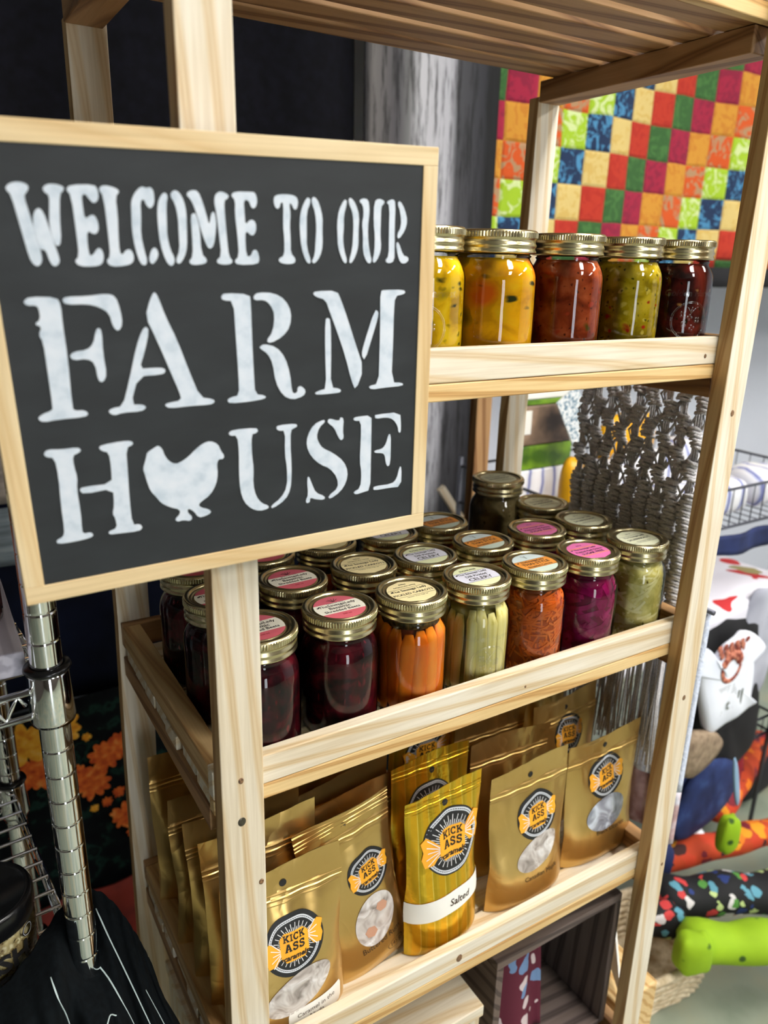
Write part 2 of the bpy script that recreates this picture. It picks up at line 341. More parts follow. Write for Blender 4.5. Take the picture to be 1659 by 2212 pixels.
# ================================================================== SIGN
LET = [[(-1265,1075),(-1244,1095),(-1202,1105),(-1157,1094),(-1150,1071),(-1168,1047),(-1181,1032),(-1163,934),(-1146,835),(-1131,724),(-1134,688),(-1157,663),(-1181,675),(-1198,711),(-1221,877),(-1244,1038),(-1264,1059)],[(-1081,1077),(-1055,1097),(-1012,1099),(-968,1085),(-975,1063),(-995,1048),(-1011,924),(-1018,795),(-1042,768),(-1060,800),(-1071,879),(-1060,966),(-1050,1040),(-1074,1054)],[(-1153,913),(-1138,956),(-1114,976),(-1092,953),(-1075,879),(-1060,800),(-1037,701),(-1049,673),(-1073,662),(-1092,683),(-1107,755),(-1132,751),(-1150,808)],[(-961,1072),(-934,1097),(-808,1103),(-789,1078),(-790,1025),(-820,1000),(-844,1028),(-859,1052),(-880,1045),(-881,1001),(-878,917),(-845,940),(-822,942),(-806,900),(-809,855),(-835,834),(-873,861),(-879,768),(-873,718),(-852,727),(-826,763),(-804,759),(-794,717),(-809,671),(-859,660),(-937,663),(-961,691),(-933,718),(-932,836),(-936,1043)],[(-786,1082),(-754,1103),(-687,1088),(-670,1068),(-696,1043),(-693,942),(-701,837),(-704,745),(-692,721),(-664,754),(-636,754),(-622,716),(-633,678),(-679,662),(-760,658),(-786,689),(-759,717),(-758,814),(-761,1039)],[(-614,975),(-610,1021),(-586,1066),(-545,1103),(-517,1093),(-492,1101),(-475,1079),(-476,1010),(-503,980),(-525,1000),(-537,1036),(-558,1018),(-560,940),(-572,838),(-559,744),(-547,687),(-562,661),(-590,673),(-612,754),(-621,861)],[(-539,696),(-519,753),(-493,768),(-476,734),(-489,696),(-522,665)],[(-464,978),(-449,1038),(-416,1076),(-393,1058),(-408,1003),(-413,905),(-417,830),(-404,753),(-380,700),(-390,666),(-412,656),(-439,691),(-462,782),(-467,886)],[(-383,1059),(-356,1089),(-327,1079),(-300,1033),(-290,963),(-295,868),(-300,767),(-320,709),(-354,666),(-378,685),(-347,753),(-346,839),(-343,934),(-355,1013)],[(-287,1068),(-250,1092),(-210,1087),(-188,1031),(-171,970),(-153,889),(-138,961),(-118,976),(-108,928),(-112,870),(-131,777),(-156,755),(-177,772),(-201,845),(-209,879),(-229,964),(-254,1034)],[(-266,945),(-244,966),(-230,950),(-214,879),(-214,728),(-179,693),(-192,669),(-271,660),(-299,680),(-268,714),(-264,840)],[(-115,1033),(-102,1076),(-64,1091),(-17,1069),(-29,1047),(-51,1039),(-51,948),(-44,792),(-38,712),(-12,682),(-35,662),(-100,663),(-124,683),(-86,718),(-95,841),(-103,962)],[(-7,1069),(21,1091),(119,1092),(152,1091),(166,1045),(153,1001),(125,995),(108,1044),(75,1043),(77,970),(79,897),(117,934),(149,917),(150,863),(123,830),(86,862),(74,842),(76,712),(107,711),(125,752),(153,747),(165,691),(150,662),(20,659),(-6,682),(28,712),(24,842),(14,964),(21,1041)],[(275,1063),(294,1079),(348,1086),(422,1080),(443,1051),(436,1003),(414,992),(393,1034),(380,1028),(388,964),(380,905),(384,807),(382,730),(419,691),(405,663),(342,660),(298,675),(299,697),(337,713),(340,818),(333,899),(341,1033),(322,1037),(315,1006),(294,995),(276,1021)],[(450,928),(464,1003),(503,1071),(528,1064),(528,1037),(501,983),(499,863),(497,763),(528,678),(514,659),(489,679),(459,763),(451,862)],[(537,1064),(560,1078),(591,1039),(616,952),(612,875),(614,774),(594,706),(554,661),(531,673),(555,718),(563,819),(570,885),(562,984),(540,1032)],[(721,915),(734,998),(774,1065),(794,1060),(790,1027),(771,966),(771,887),(764,819),(774,745),(798,676),(781,656),(754,694),(727,768),(724,842)],[(807,1071),(827,1077),(861,1040),(888,968),(882,866),(883,774),(863,710),(829,658),(808,670),(835,751),(842,843),(844,933),(834,994),(810,1038)],[(884,1057),(914,1077),(955,1070),(966,1014),(964,974),(954,895),(959,797),(974,721),(989,680),(975,656),(947,669),(918,733),(917,854),(909,917),(922,974),(915,1035)],[(1000,1054),(1038,1080),(1084,1062),(1074,1042),(1056,1027),(1055,936),(1053,844),(1062,762),(1045,703),(1011,659),(993,674),(1009,733),(1011,844),(999,918)],[(1094,1056),(1150,1080),(1169,1052),(1166,879),(1170,762),(1169,672),(1126,655),(1093,673),(1124,709),(1121,844),(1123,1034)],[(1183,1053),(1207,1068),(1245,1014),(1269,939),(1250,874),(1201,815),(1185,845),(1220,903),(1210,996)],[(1180,791),(1201,800),(1241,708),(1278,702),(1290,677),(1258,653),(1220,660),(1197,708)],[(-1264,475),(-1226,501),(-1083,493),(-1065,451),(-1069,340),(-1065,154),(-1076,-158),(-1064,-179),(-1008,-181),(-986,-206),(-1013,-223),(-1161,-222),(-1252,-231),(-1280,-205),(-1253,-182),(-1195,-165),(-1186,-147),(-1187,82),(-1188,247),(-1207,284),(-1184,331),(-1221,347),(-1185,373),(-1186,435),(-1200,453),(-1245,451)],[(-1056,475),(-1036,495),(-914,495),(-802,506),(-754,490),(-734,411),(-729,324),(-759,281),(-788,312),(-800,392),(-853,430),(-920,450),(-1035,450)],[(-1055,153),(-1028,177),(-951,183),(-912,217),(-889,295),(-869,312),(-855,286),(-862,155),(-854,27),(-881,-20),(-909,-7),(-915,99),(-957,132),(-1034,126)],[(-524,512),(-504,483),(-466,356),(-408,217),(-345,10),(-285,-168),(-195,-189),(-188,-211),(-223,-224),(-354,-219),(-491,-222),(-521,-198),(-496,-185),(-408,-177),(-419,-119),(-464,12),(-538,232),(-590,362),(-554,463)],[(-619,282),(-591,306),(-575,279),(-613,153),(-657,46),(-569,47),(-501,42),(-495,14),(-527,1),(-669,1),(-731,-174),(-652,-181),(-635,-203),(-671,-223),(-785,-219),(-838,-233),(-873,-206),(-848,-185),(-781,-180),(-728,-29),(-662,187)],[(-106,471),(-77,489),(87,477),(93,426),(91,189),(93,-57),(96,-183),(171,-198),(170,-220),(54,-230),(-85,-229),(-105,-206),(-74,-188),(-18,-181),(-15,-48),(-21,235),(-23,438),(-96,444)],[(112,464),(147,487),(258,480),(335,434),(377,353),(365,256),(309,193),(220,153),(190,171),(240,230),(257,341),(229,406),(187,439),(119,437)],[(140,134),(176,152),(263,126),(323,52),(356,-61),(367,-191),(389,-206),(408,-194),(409,-164),(437,-153),(474,-192),(454,-229),(370,-248),(297,-210),(246,-111),(232,16),(199,85),(148,121)],[(537,468),(560,483),(717,483),(750,421),(803,285),(862,120),(934,-70),(869,-227),(834,-152),(784,29),(716,213),(660,350),(633,424),(559,447)],[(627,289),(646,305),(669,287),(672,71),(666,-186),(744,-202),(749,-225),(715,-231),(559,-230),(540,-215),(579,-201),(632,-192),(625,74)],[(1018,344),(1049,330),(1044,283),(1001,155),(943,-13),(913,29),(932,107)],[(1061,470),(1096,477),(1253,475),(1270,455),(1249,443),(1183,432),(1176,321),(1176,128),(1169,-193),(1266,-202),(1272,-226),(1112,-226),(997,-231),(974,-204),(1059,-193),(1064,46),(1064,308)],[(-1276,-425),(-1250,-402),(-1171,-412),(-1075,-410),(-1057,-431),(-1079,-447),(-1111,-458),(-1113,-523),(-1101,-602),(-1114,-678),(-1109,-838),(-1116,-959),(-1109,-989),(-1065,-985),(-1049,-1009),(-1077,-1024),(-1171,-1031),(-1270,-1028),(-1277,-1002),(-1233,-986),(-1220,-939),(-1220,-779),(-1210,-586),(-1217,-459),(-1263,-449)],[(-1101,-688),(-1078,-672),(-899,-676),(-893,-577),(-895,-467),(-940,-450),(-954,-425),(-928,-413),(-813,-404),(-748,-409),(-739,-433),(-788,-450),(-793,-608),(-801,-793),(-801,-984),(-751,-985),(-735,-1014),(-764,-1034),(-892,-1026),(-952,-1023),(-957,-1001),(-899,-987),(-903,-916),(-918,-884),(-901,-825),(-896,-708),(-1077,-720)],[(-666,-522),(-660,-499),(-612,-473),(-584,-460),(-560,-484),(-549,-533),(-522,-578),(-481,-604),(-436,-589),(-387,-559),(-344,-520),(-285,-482),(-236,-473),(-185,-499),(-167,-551),(-145,-587),(-154,-611),(-187,-607),(-202,-643),(-198,-711),(-215,-786),(-261,-856),(-330,-896),(-348,-915),(-333,-939),(-276,-962),(-261,-987),(-304,-1006),(-355,-1010),(-384,-957),(-422,-928),(-429,-957),(-395,-998),(-413,-1025),(-461,-1008),(-502,-1014),(-518,-993),(-481,-961),(-479,-927),(-548,-898),(-600,-860),(-627,-813),(-662,-766),(-678,-698),(-688,-639),(-696,-606),(-676,-552)],[(-107,-432),(-77,-415),(92,-418),(108,-441),(90,-457),(56,-460),(53,-612),(62,-708),(52,-829),(70,-921),(111,-982),(164,-1009),(159,-1031),(91,-1038),(30,-1009),(-20,-951),(-45,-858),(-47,-727),(-39,-574),(-46,-456),(-96,-454)],[(239,-435),(257,-420),(390,-422),(403,-441),(381,-451),(349,-465),(345,-590),(348,-669),(349,-785),(337,-910),(293,-985),(191,-1037),(178,-1016),(257,-970),(310,-888),(314,-744),(299,-628),(308,-464),(255,-458)],[(611,-416),(620,-435),(573,-469),(549,-536),(571,-592),(599,-631),(685,-679),(772,-755),(807,-843),(792,-925),(743,-993),(654,-1040),(639,-1014),(723,-962),(718,-877),(655,-793),(579,-755),(504,-682),(469,-597),(479,-519),(527,-446)],[(639,-428),(658,-413),(734,-443),(743,-413),(772,-425),(763,-517),(772,-572),(748,-592),(724,-558),(695,-487),(644,-446)],[(469,-848),(483,-828),(506,-891),(538,-970),(615,-1010),(605,-1037),(537,-1021),(490,-999),(489,-1036),(460,-1041),(456,-1012),(476,-978)],[(850,-434),(879,-425),(1003,-426),(1004,-509),(1003,-786),(1001,-1020),(935,-1029),(873,-1038),(853,-1016),(914,-992),(923,-869),(907,-773),(915,-590),(914,-458),(860,-453)],[(1033,-435),(1038,-427),(1252,-427),(1263,-520),(1263,-590),(1242,-587),(1235,-535),(1192,-475),(1129,-455),(1038,-457)],[(1032,-708),(1104,-701),(1134,-663),(1153,-591),(1174,-593),(1177,-715),(1175,-829),(1155,-853),(1136,-824),(1126,-756),(1105,-734),(1038,-725)],[(1027,-1014),(1037,-997),(1196,-1002),(1237,-964),(1261,-865),(1280,-873),(1280,-1035),(1164,-1029),(1038,-1029)]]
SGW, SGH, SFW = .3011, .2835, .0120
sign = thing('farmhouse_sign', 'square black wooden farmhouse sign in pale frame on the left front post', 'sign', (0.01987, -.03042, .34452), (1.62015, -.030, -.03574))
MAT['chalk'] = noisy('black_sign_paint', [(.3, rgb(24, 27, 30)), (.55, rgb(32, 36, 39)), (.75, rgb(42, 45, 48))], 14, 5, .62, co_scale=(1, 3, 1), rnd=False)
MAT['stencil'] = noisy('stencil_white_paint', [(.3, rgb(190, 202, 214)), (.5, rgb(212, 220, 230)), (.8, rgb(224, 228, 236))], 90, 5, .6, rnd=False)
o = MB(); o.box((-SGW/2+.002, -SGH/2+.002, -.014), (SGW/2-.002, SGH/2-.002, -.0008)); o.build('sign_panel', 'chalk', sign)
def prism4(q, z0, z1): o = MB(); o.loft([[(x, y, z0) for x, y in q], [(x, y, z1) for x, y in q]]); return o
w2, h2, f = SGW/2, SGH/2, SFW
for q, mt in (([(-w2, h2-f), (w2, h2-f), (w2, h2), (-w2, h2)], 'frame'), ([(-w2, -h2), (w2, -h2), (w2, -h2+f), (-w2, -h2+f)], 'frame'),
              ([(-w2, -h2+f), (-w2+f, -h2+f), (-w2+f, h2-f), (-w2, h2-f)], 'frameZ'), ([(w2-f, -h2+f), (w2, -h2+f), (w2, h2-f), (w2-f, h2-f)], 'frameZ')):
    prism4(q, -.0205, 0).build('frame_strip', mt, sign, .0005)
def flat_polys(polys, z, name, mat, parent, it=1):
    o = MB()
    for p in polys:
        q = chaikin([(a*1e-4, b*1e-4) for a, b in p], it)
        if sum(q[i][0]*q[(i+1) % len(q)][1]-q[(i+1) % len(q)][0]*q[i][1] for i in range(len(q))) < 0: q.reverse()
        o.add([(a, b, z) for a, b in q], [tuple(range(len(q)))])
        n = len(q); o.add([(a, b, z) for a, b in q]+[(a, b, z-.0006) for a, b in q], [(i, i+n, (i+1) % n+n, (i+1) % n) for i in range(n)])
    return o.build(name, mat, parent)
HEN = 37
for a, b_ in ((0, 3), (3, 4), (4, 5), (5, 7), (7, 9), (9, 12), (12, 13), (13, 14), (14, 16), (16, 18), (18, 20), (20, 23), (23, 26), (26, 28), (28, 31), (31, 35), (35, 37), (38, 40), (40, 43), (43, 47)):
    flat_polys(LET[a:b_], -.0003, 'stencil_letter', 'stencil', sign)
flat_polys([LET[HEN]], -.0003, 'hen_silhouette', 'stencil', sign)

# ================================================================== JARS
JH = .130
def jar_r(z):
    pr = [(.0, .0320), (.003, .0365), (.008, .0385), (.030, .0388), (.084, .0386), (.091, .0376), (.097, .0350), (.1015, .0325), (.1045, .0312), (.113, .0308)]
    for i in range(len(pr)-1):
        if z <= pr[i+1][0]:
            k = (z-pr[i][0])/(pr[i+1][0]-pr[i][0]); k = k*k*(3-2*k) if 4 <= i <= 7 else k
            return pr[i][1]+(pr[i+1][1]-pr[i][1])*k
    return pr[-1][1]
def glass_mesh(H=1.0):
    o = MB(); zs = [0, .0015, .003, .0055, .008, .02, .04, .06, .074, .080, .085, .089, .093, .097, .101, .104, .106, .1075, .109, .112]
    prof = [(.001, .0008), (.028, .0008), (.0315, 0)]
    for z in zs[1:]:
        r = jar_r(z)
        if abs(z-.1065) < .001: r += .0016
        prof.append((r, z*H if z < .08 else z+.08*(H-1)))
    o.lathe(prof, 64); return o
def lid_obj(par, H=1.0, full=True):
    z0 = .108+.08*(H-1); o = MB()
    prof = [(.0335, z0), (.0352, z0+.0002), (.0362, z0+.0012), (.0362, z0+.0022), (.0352, z0+.0038), (.0350, z0+.0052), (.0360, z0+.0068), (.0362, z0+.0082), (.0352, z0+.0098), (.0349, z0+.0116), (.0352, z0+.0130),
            (.0361, z0+.0138), (.0365, z0+.0150), (.0365, z0+.0196), (.0358, z0+.0210), (.0345, z0+.0217), (.0325, z0+.0216), (.0308, z0+.0206), (.0302, z0+.0196)]
    def kn(k, r, z): return (.0004 if k % 2 else -.0003) if z0+.0145 < z < z0+.0200 else 0
    o.lathe(prof, 168)
    o.lathe([(.0363, z0+.0144), (.0370, z0+.0150), (.0370, z0+.0194), (.0360, z0+.0204)], 176, smooth=False, mod=lambda k, r, z: (-.0007 if k % 2 and r > .0368 else 0)); lid = o.build('lid_band', 'gold_lid', par)
    o = MB(); zt_ = z0+.0192
    o.lathe([(.0306, zt_-.0004), (.0296, zt_+.0004), (.0286, zt_+.0004), (.0276, zt_-.0008), (.0262, zt_-.0010), (.0256, zt_), (.0240, zt_+.0001), (.0001, zt_+.0001)], 64)
    d_ = o.build('lid_disc', 'gold_disc', par); return lid, d_, zt_+.0001
PAL = dict(
    beet=dict(bands=[(-1, -.42, rgb(206, 96, 108)), (-.42, .42, rgb(226, 222, 206)), (.42, 1, rgb(196, 92, 106))],
              text=[('TheSausageLady', .0060, .0055, 'k'), ('Basalmic', .0068, -.0005, 'k'), ('Shredded Beets', .0060, -.0066, 'k'), ('500 ml', .0034, -.0160, 'r'), ('Refrigerate after opening', .0018, .0098, 'k')]),
    carrot=dict(bands=[(-1, 1, rgb(238, 222, 170))], lines=[.0088, -.0093],
                text=[('500ml', .0034, .0180, 'k'), ('Refrigerate after opening', .0026, .0133, 'k'), ('The Sausage Lady', .0058, .0045, 'k'), ('PICKLED CARROTS', .0055, -.0042, 'k'), ('ingredients: carrots, vinegar, salt', .0019, -.0120, 'k')]),
    celery=dict(bands=[(-1, -.5, rgb(226, 230, 186)), (-.5, .5, rgb(222, 222, 236)), (.5, 1, rgb(226, 230, 186))], lines=[.0122, -.0122],
                text=[('SUGAR FREE', .0040, .0165, 'k'), ('The Sausage Lady', .0054, .0085, 'k'), ('Dill Pickled', .0062, .0010, 'k'), ('CELERY', .0090, -.0072, 'k')]),
    thai=dict(bands=[(-1, -.5, rgb(200, 214, 200)), (-.5, .35, rgb(226, 146, 58)), (.35, 1, rgb(206, 220, 222))], lines=[.0086, -.0122],
              text=[('TheSausageLady', .0052, .0048, 'k'), ('THAI STYLE', .0074, -.0020, 'k'), ('Shredded Carrots', .0048, -.0090, 'k')]),
    onion=dict(bands=[(-1, 1, rgb(222, 112, 170))], olines=[.0100, -.0118],
               text=[('500 ml', .003, .0160, 'k'), ('The Sausage Lady', .0048, .0062, 'k'), ('Pickled Red Onion', .0055, -.0010, 'k'), ('SUGAR FREE', .0062, -.0078, 'k')]),
    kraut=dict(bands=[(-1, 1, rgb(222, 224, 194))], lines=[.0105, -.0125],
               text=[('500 ml', .003, .0160, 'k'), ('The Sausage Lady', .0050, .0062, 'k'), ('SAUERKRAUT', .0062, -.0020, 'k'), ('Refrigerate after opening', .0024, -.0092, 'k')]))
MAT['k'] = plain('label_black_print', rgb(38, 34, 34), .6); MAT['r'] = plain('label_red_print', rgb(160, 40, 50), .6)
MAT['oline'] = plain('label_orange_line', rgb(236, 160, 40), .6)
_bm = {}
def paper(c):
    k = tuple(round(x, 3) for x in c)
    if k not in _bm: _bm[k] = plain('label_paper_%d' % len(_bm), c, .55)
    return _bm[k]
def label_obj(kind, par, z, R=.0254, rot=0):
    P = PAL[kind]; mats = [paper(b[2]) for b in P['bands']]+[MAT['k'], MAT['r'], MAT['oline']]; nb = len(P['bands']); o = MB()
    for i, (a, b, c) in enumerate(P['bands']):
        ys = [R*(a+(b-a)*j/10) for j in range(11)]
        for j in range(10):
            ya, yb = ys[j], ys[j+1]; xa = math.sqrt(max(R*R-ya*ya, 0)); xb = math.sqrt(max(R*R-yb*yb, 0))
            o.add([(-xa, ya, 0), (xa, ya, 0), (xb, yb, 0), (-xb, yb, 0)], [(0, 1, 2, 3)], i)
    for ln, mi in ((P.get('lines', []), nb), (P.get('olines', []), nb+2)):
        for yy in ln:
            x = math.sqrt(R*R-yy*yy)*.97; h = .0002 if mi == nb else .0006
            o.box((-x, yy-h, .00005), (x, yy+h, .0001), mi)
    for (s, size, yy, c) in P['text']:
        vs, fs = text_poly(s, size, bold=size*.02)
        if not vs: continue
        mw = max(abs(p[0]) for p in vs); lim = math.sqrt(R*R-min(R*.98, abs(yy)+size*.35)**2)*.96; k = min(1, lim/mw)
        o.add([(p[0]*k, p[1]+yy, .00012) for p in vs], fs, nb if c == 'k' else nb+1)
    if kind == 'beet':
        for a in (-50, -25, 0, 25, 50):
            q, fq = stroke([(sin(math.radians(a))*.001, .0128), (sin(math.radians(a))*.0035, .0128+cos(math.radians(a))*.003), (sin(math.radians(a*1.4))*.006, .0128+cos(math.radians(a))*.0068)], .0006)
            o.add([(x, y, .00012) for x, y in q], fq, nb)
    if kind in ('thai',):
        for a in (-30, 5): q, fq = stroke([(0, .013), (sin(math.radians(a))*.004, .018), (sin(math.radians(a*1.6))*.006, .021)], .0006); o.add([(x, y, .00012) for x, y in q], fq, nb)
    # little farm animal mark left of the first line
    if kind != 'kraut':
        yy = [t_[2] for t_ in P['text'] if 'Lady' in t_[0]][0]; o.ball((-.0205, yy, .0001), .0013, 8, 5, nb, (1.2, .8, .05)); o.ball((-.0192, yy+.0012, .0001), .0008, 8, 5, nb, (1, 1, .05))
    l = o.build('paper_label', mats, par); l.location = (0, 0, z+.0003); l.rotation_euler = (0, 0, rot); return l
# ---- contents
MAT['beet'] = flecks('shredded_beets', [(.3, rgb(26, 2, 8)), (.5, rgb(58, 5, 15)), (.72, rgb(104, 12, 28))], [(160, .3, rgb(120, 20, 36), .4)], .3)
MAT['brine_o'] = plain('carrot_brine', rgb(120, 48, 8), .4)
MAT['carrot'] = noisy('carrot_flesh', [(.3, rgb(232, 112, 12)), (.5, rgb(250, 146, 34)), (.75, rgb(254, 176, 70))], 40, 4, .32, .15, .001, co_scale=(1, 1, .25))
MAT['herb'] = noisy('dill_and_brine', [(.35, rgb(38, 34, 16)), (.6, rgb(96, 84, 40)), (.8, rgb(150, 120, 60))], 260, 4, .5)
MAT['celery'] = noisy('celery_flesh', [(.3, rgb(216, 202, 108)), (.5, rgb(240, 228, 150)), (.75, rgb(250, 242, 188))], 60, 3, .35, .4, .001, co_scale=(4, 4, .12))
MAT['brine_g'] = plain('celery_brine', rgb(190, 178, 96), .4)
MAT['shred'] = noisy('shredded_carrot', [(.3, rgb(206, 96, 24)), (.5, rgb(238, 124, 42)), (.75, rgb(250, 156, 76))], 30, 2, .4)
MAT['brine_t'] = plain('thai_carrot_brine', rgb(190, 92, 36), .4)
MAT['onion'] = noisy('pickled_onion', [(.3, rgb(120, 6, 62)), (.55, rgb(170, 18, 98)), (.8, rgb(214, 60, 140))], 40, 3, .3)
MAT['brine_p'] = plain('onion_brine', rgb(126, 4, 64), .3)
MAT['krautm'] = noisy('sauerkraut_shreds', [(.3, rgb(212, 202, 124)), (.55, rgb(238, 230, 170)), (.8, rgb(250, 246, 208))], 40, 3, .35)
MAT['brine_k'] = flecks('sauerkraut_brine', [(.3, rgb(180, 168, 84)), (.55, rgb(214, 202, 120)), (.8, rgb(234, 226, 156))], [(90, .2, rgb(96, 80, 20), .6)], .4)
MAT['mustardA'] = flecks('mustard_pickles', [(.3, rgb(204, 160, 0)), (.5, rgb(240, 196, 4)), (.7, rgb(250, 214, 36))], [(38, .42, rgb(96, 96, 8), .8), (60, .34, rgb(50, 58, 14), 1.6)], .3)
MAT['mustardB'] = flecks('mustard_relish', [(.3, rgb(226, 164, 0)), (.5, rgb(250, 190, 2)), (.7, rgb(252, 204, 20))], [(26, .50, rgb(168, 142, 8), 1.2), (22, .44, rgb(236, 116, 14), 1.3), (44, .32, rgb(44, 54, 14), 2.2)], .3)
MAT['salsa'] = flecks('red_salsa', [(.3, rgb(130, 46, 10)), (.5, rgb(168, 70, 26)), (.72, rgb(196, 98, 48))], [(50, .28, rgb(92, 76, 14), 1), (150, .26, rgb(96, 34, 10), 1), (110, .22, rgb(60, 20, 6), 1), (70, .26, rgb(196, 70, 30), 1)], .32)
MAT['relish'] = flecks('green_relish', [(.3, rgb(150, 128, 0)), (.5, rgb(190, 164, 8)), (.7, rgb(216, 190, 44))], [(120, .40, rgb(222, 200, 84), 1), (160, .30, rgb(96, 88, 8), 1), (60, .22, rgb(180, 40, 16), 1), (95, .26, rgb(90, 90, 10), 1)], .32)
MAT['darksalsa'] = flecks('dark_salsa', [(.3, rgb(54, 10, 6)), (.5, rgb(92, 24, 14)), (.72, rgb(128, 40, 26))], [(60, .2, rgb(210, 150, 80), 1), (44, .34, rgb(140, 24, 16), 1), (90, .2, rgb(40, 30, 8), 1)], .3)
MAT['dimjar'] = flecks('dark_green_jelly', [(.3, rgb(86, 74, 44)), (.6, rgb(124, 108, 70)), (.8, rgb(154, 138, 96))], [(90, .2, rgb(70, 60, 22), 1)], .3)
def body_obj(par, mat, name='contents', dr=.0012, top=.104, H=1.0, bot=.002):
    o = MB(); zs = [bot, bot+.002, .006, .01, .03, .05, .07, .08, .086, .09, .094, .098, .101, .104]; zs = [z for z in zs if z <= top]
    prof = [(.001, bot)]+[(jar_r(z)-dr, z*H if z < .08 else z+.08*(H-1)) for z in zs]+[(.001, (top+.08*(H-1)))]
    o.lathe(prof, 40); return o.build(name, mat, par)
def sticks(par, name, mat, n, R, rad, zr, flat, seed, rough=0):  # whole vegetables standing round the glass
    random.seed(seed)
    for k in range(n):
        a = 2*pi*k/n+random.uniform(-.06, .06); la = random.uniform(-.09, .09); z0, z1 = zr[0]+random.uniform(0, .002), zr[1]+random.uniform(-.008, .002)
        pts, rs = [], []; taper = random.uniform(.78, 1.0); top_in = .0030
        for i in range(9):
            s = i/8; z = z0+(z1-z0)*s; rr = min(R, jar_r(min(z, .102))-.0015-rad*flat); aa = a+la*(s-.5)+.02*sin(s*5+k)
            pts.append((rr*cos(aa), rr*sin(aa), z)); e = 1 if 0 < i < 8 else .55
            rs.append(rad*e*(taper+(1-taper)*s)*(1+.04*sin(7*s+k)))
        o = MB(); ring = []
        for i, p in enumerate(pts):
            ca, sa = cos(math.atan2(p[1], p[0])), sin(math.atan2(p[1], p[0]))
            ring.append([(p[0]+rs[i]*(flat*cos(t)*ca-sin(t)*sa), p[1]+rs[i]*(flat*cos(t)*sa+sin(t)*ca), p[2]) for t in [2*pi*q/12 for q in range(12)]])
        o.loft(ring, 0, True); o.build(name, mat, par)
def shreds(par, name, mat, n, w, th, ln, R, zr, seed, tilt=pi, rv=.004):
    random.seed(seed); o = MB()
    for k in range(n):
        a = random.uniform(0, 2*pi); z = random.uniform(*zr); dr = random.uniform(0, rv); L_ = random.uniform(.6, 1)*ln; th_ = random.uniform(-tilt, tilt)
        cu = random.uniform(-10, 10); rr0 = min(R, jar_r(min(max(z, .006), .1))-.0022)-dr; c_, s_ = cos(th_), sin(th_); rows = []
        for i in range(5):
            s = (i/4-.5)*L_; du = s*c_+cu*s*s*s_*1.2; dz = s*s_-cu*s*s*c_*1.2; zz = min(max(z+dz, zr[0]-.002), zr[1]+.002); R2 = min(rr0, jar_r(min(max(zz, .006), .1))-.0022)
            for q in (-1, 1):
                uu = du-s_*w/2*q; z2 = zz+c_*w/2*q; aa = a+uu/R2
                rows.append((R2*cos(aa), R2*sin(aa), z2, aa, R2))
        top = [(p[0], p[1], p[2]) for p in rows]; bot = [((p[4]-th)*cos(p[3]), (p[4]-th)*sin(p[3]), p[2]) for p in rows]
        fs = []
        for i in range(4):
            A = 2*i; fs += [(A, A+2, A+3, A+1), (A+10, A+11, A+13, A+12), (A, A+10, A+12, A+2), (A+1, A+3, A+13, A+11)]
        fs += [(0, 1, 11, 10), (8, 18, 19, 9)]
        o.add(top+bot, fs, 0, False)
    ob = o.build(name, mat, par); ob['kind'] = 'stuff'; return ob
def emboss(par, u0, zc=.045):
    """raised round crest and script on the glass"""
    def mp(x, z, e=.0004): a = u0+x/.0388; r = jar_r(z)+e; return (r*cos(a), r*sin(a), z)
    o = MB()
    for R in (.0215, .0200):
        pts = [mp(R*cos(t), zc-.004+R*sin(t)) for t in [2*pi*k/40 for k in range(41)]]; o.tube(pts, .0005 if R > .021 else .0003, 6)
    for s, sz, zz in (('Golden Harvest', .0098, zc+.0265),):
        vs, fs = text_poly(s, sz, bold=.0003, shear=.2); o.add([mp(p[0], p[1]+zz, .0005) for p in vs], fs, 0, True)
    random.seed(3)
    for cx, cz in ((-.007, -.006), (.003, -.010), (-.001, .002), (.009, -.001), (-.009, .005)):   # fruit cluster
        for k in range(4): a = k*pi/2+cx*90; o.ball(mp(cx+.0026*cos(a), zc+cz-.002+.0026*sin(a), -.0013), .0020, 10, 6)
    for t in (-.6, .1, .8): o.tube([mp(0, zc+.004), mp(.004*t, zc+.009), mp(.010*t, zc+.012)], .0005, 5)
    o.build('embossing', 'raised', par)
def jar(kind, label, loc, rot=0, group=None, lab=None, emb=None, H=1.0, scale=None):
    j = thing('preserve_jar', label, 'jar', loc, (0, 0, rot), group)
    glass_mesh(H).build('glass_body', 'glass', j)
    lid, dsc, zt_ = lid_obj(j, H)
    if lab: label_obj(lab, dsc, zt_, rot=-rot)
    if kind in ('beet', 'salsa', 'relish', 'mustardA', 'mustardB', 'darksalsa', 'dimjar'): body_obj(j, kind, H=H)
    elif kind == 'carrot':
        body_obj(j, 'brine_o', 'brine', .012, .098); sticks(j, 'carrot_stick', 'carrot', 15, .0345, .0080, (.003, .101), .55, 4)
        o = MB(); o.lathe([(.001, .0985), (.0300, .0985), (.0302, .104), (.0298, .108), (.001, .108)], 30); o.build('dill_layer', 'herb', j)
    elif kind == 'celery':
        body_obj(j, 'brine_g', 'brine', .011, .096); sticks(j, 'celery_stick', 'celery', 18, .0345, .0068, (.003, .102), .42, 9)
    elif kind == 'thai':
        body_obj(j, 'brine_t', 'brine', .0045, .103); shreds(j, 'carrot_shreds', 'shred', 1000, .0022, .0012, .022, .0372, (.006, .101), 2)
    elif kind == 'onion':
        body_obj(j, 'brine_p', 'brine', .0042, .103); shreds(j, 'onion_slices', 'onion', 110, .0060, .0006, .050, .0380, (.008, .098), 5, .9, .0018)
    elif kind == 'kraut':
        body_obj(j, 'brine_k', 'brine', .0030, .103); shreds(j, 'cabbage_shreds', 'krautm', 320, .0034, .0006, .030, .0375, (.006, .100), 6, .9, .0022)
    if emb is not None: emboss(j, emb-rot)
    if scale: j.scale = scale
    return j
_proto = {}
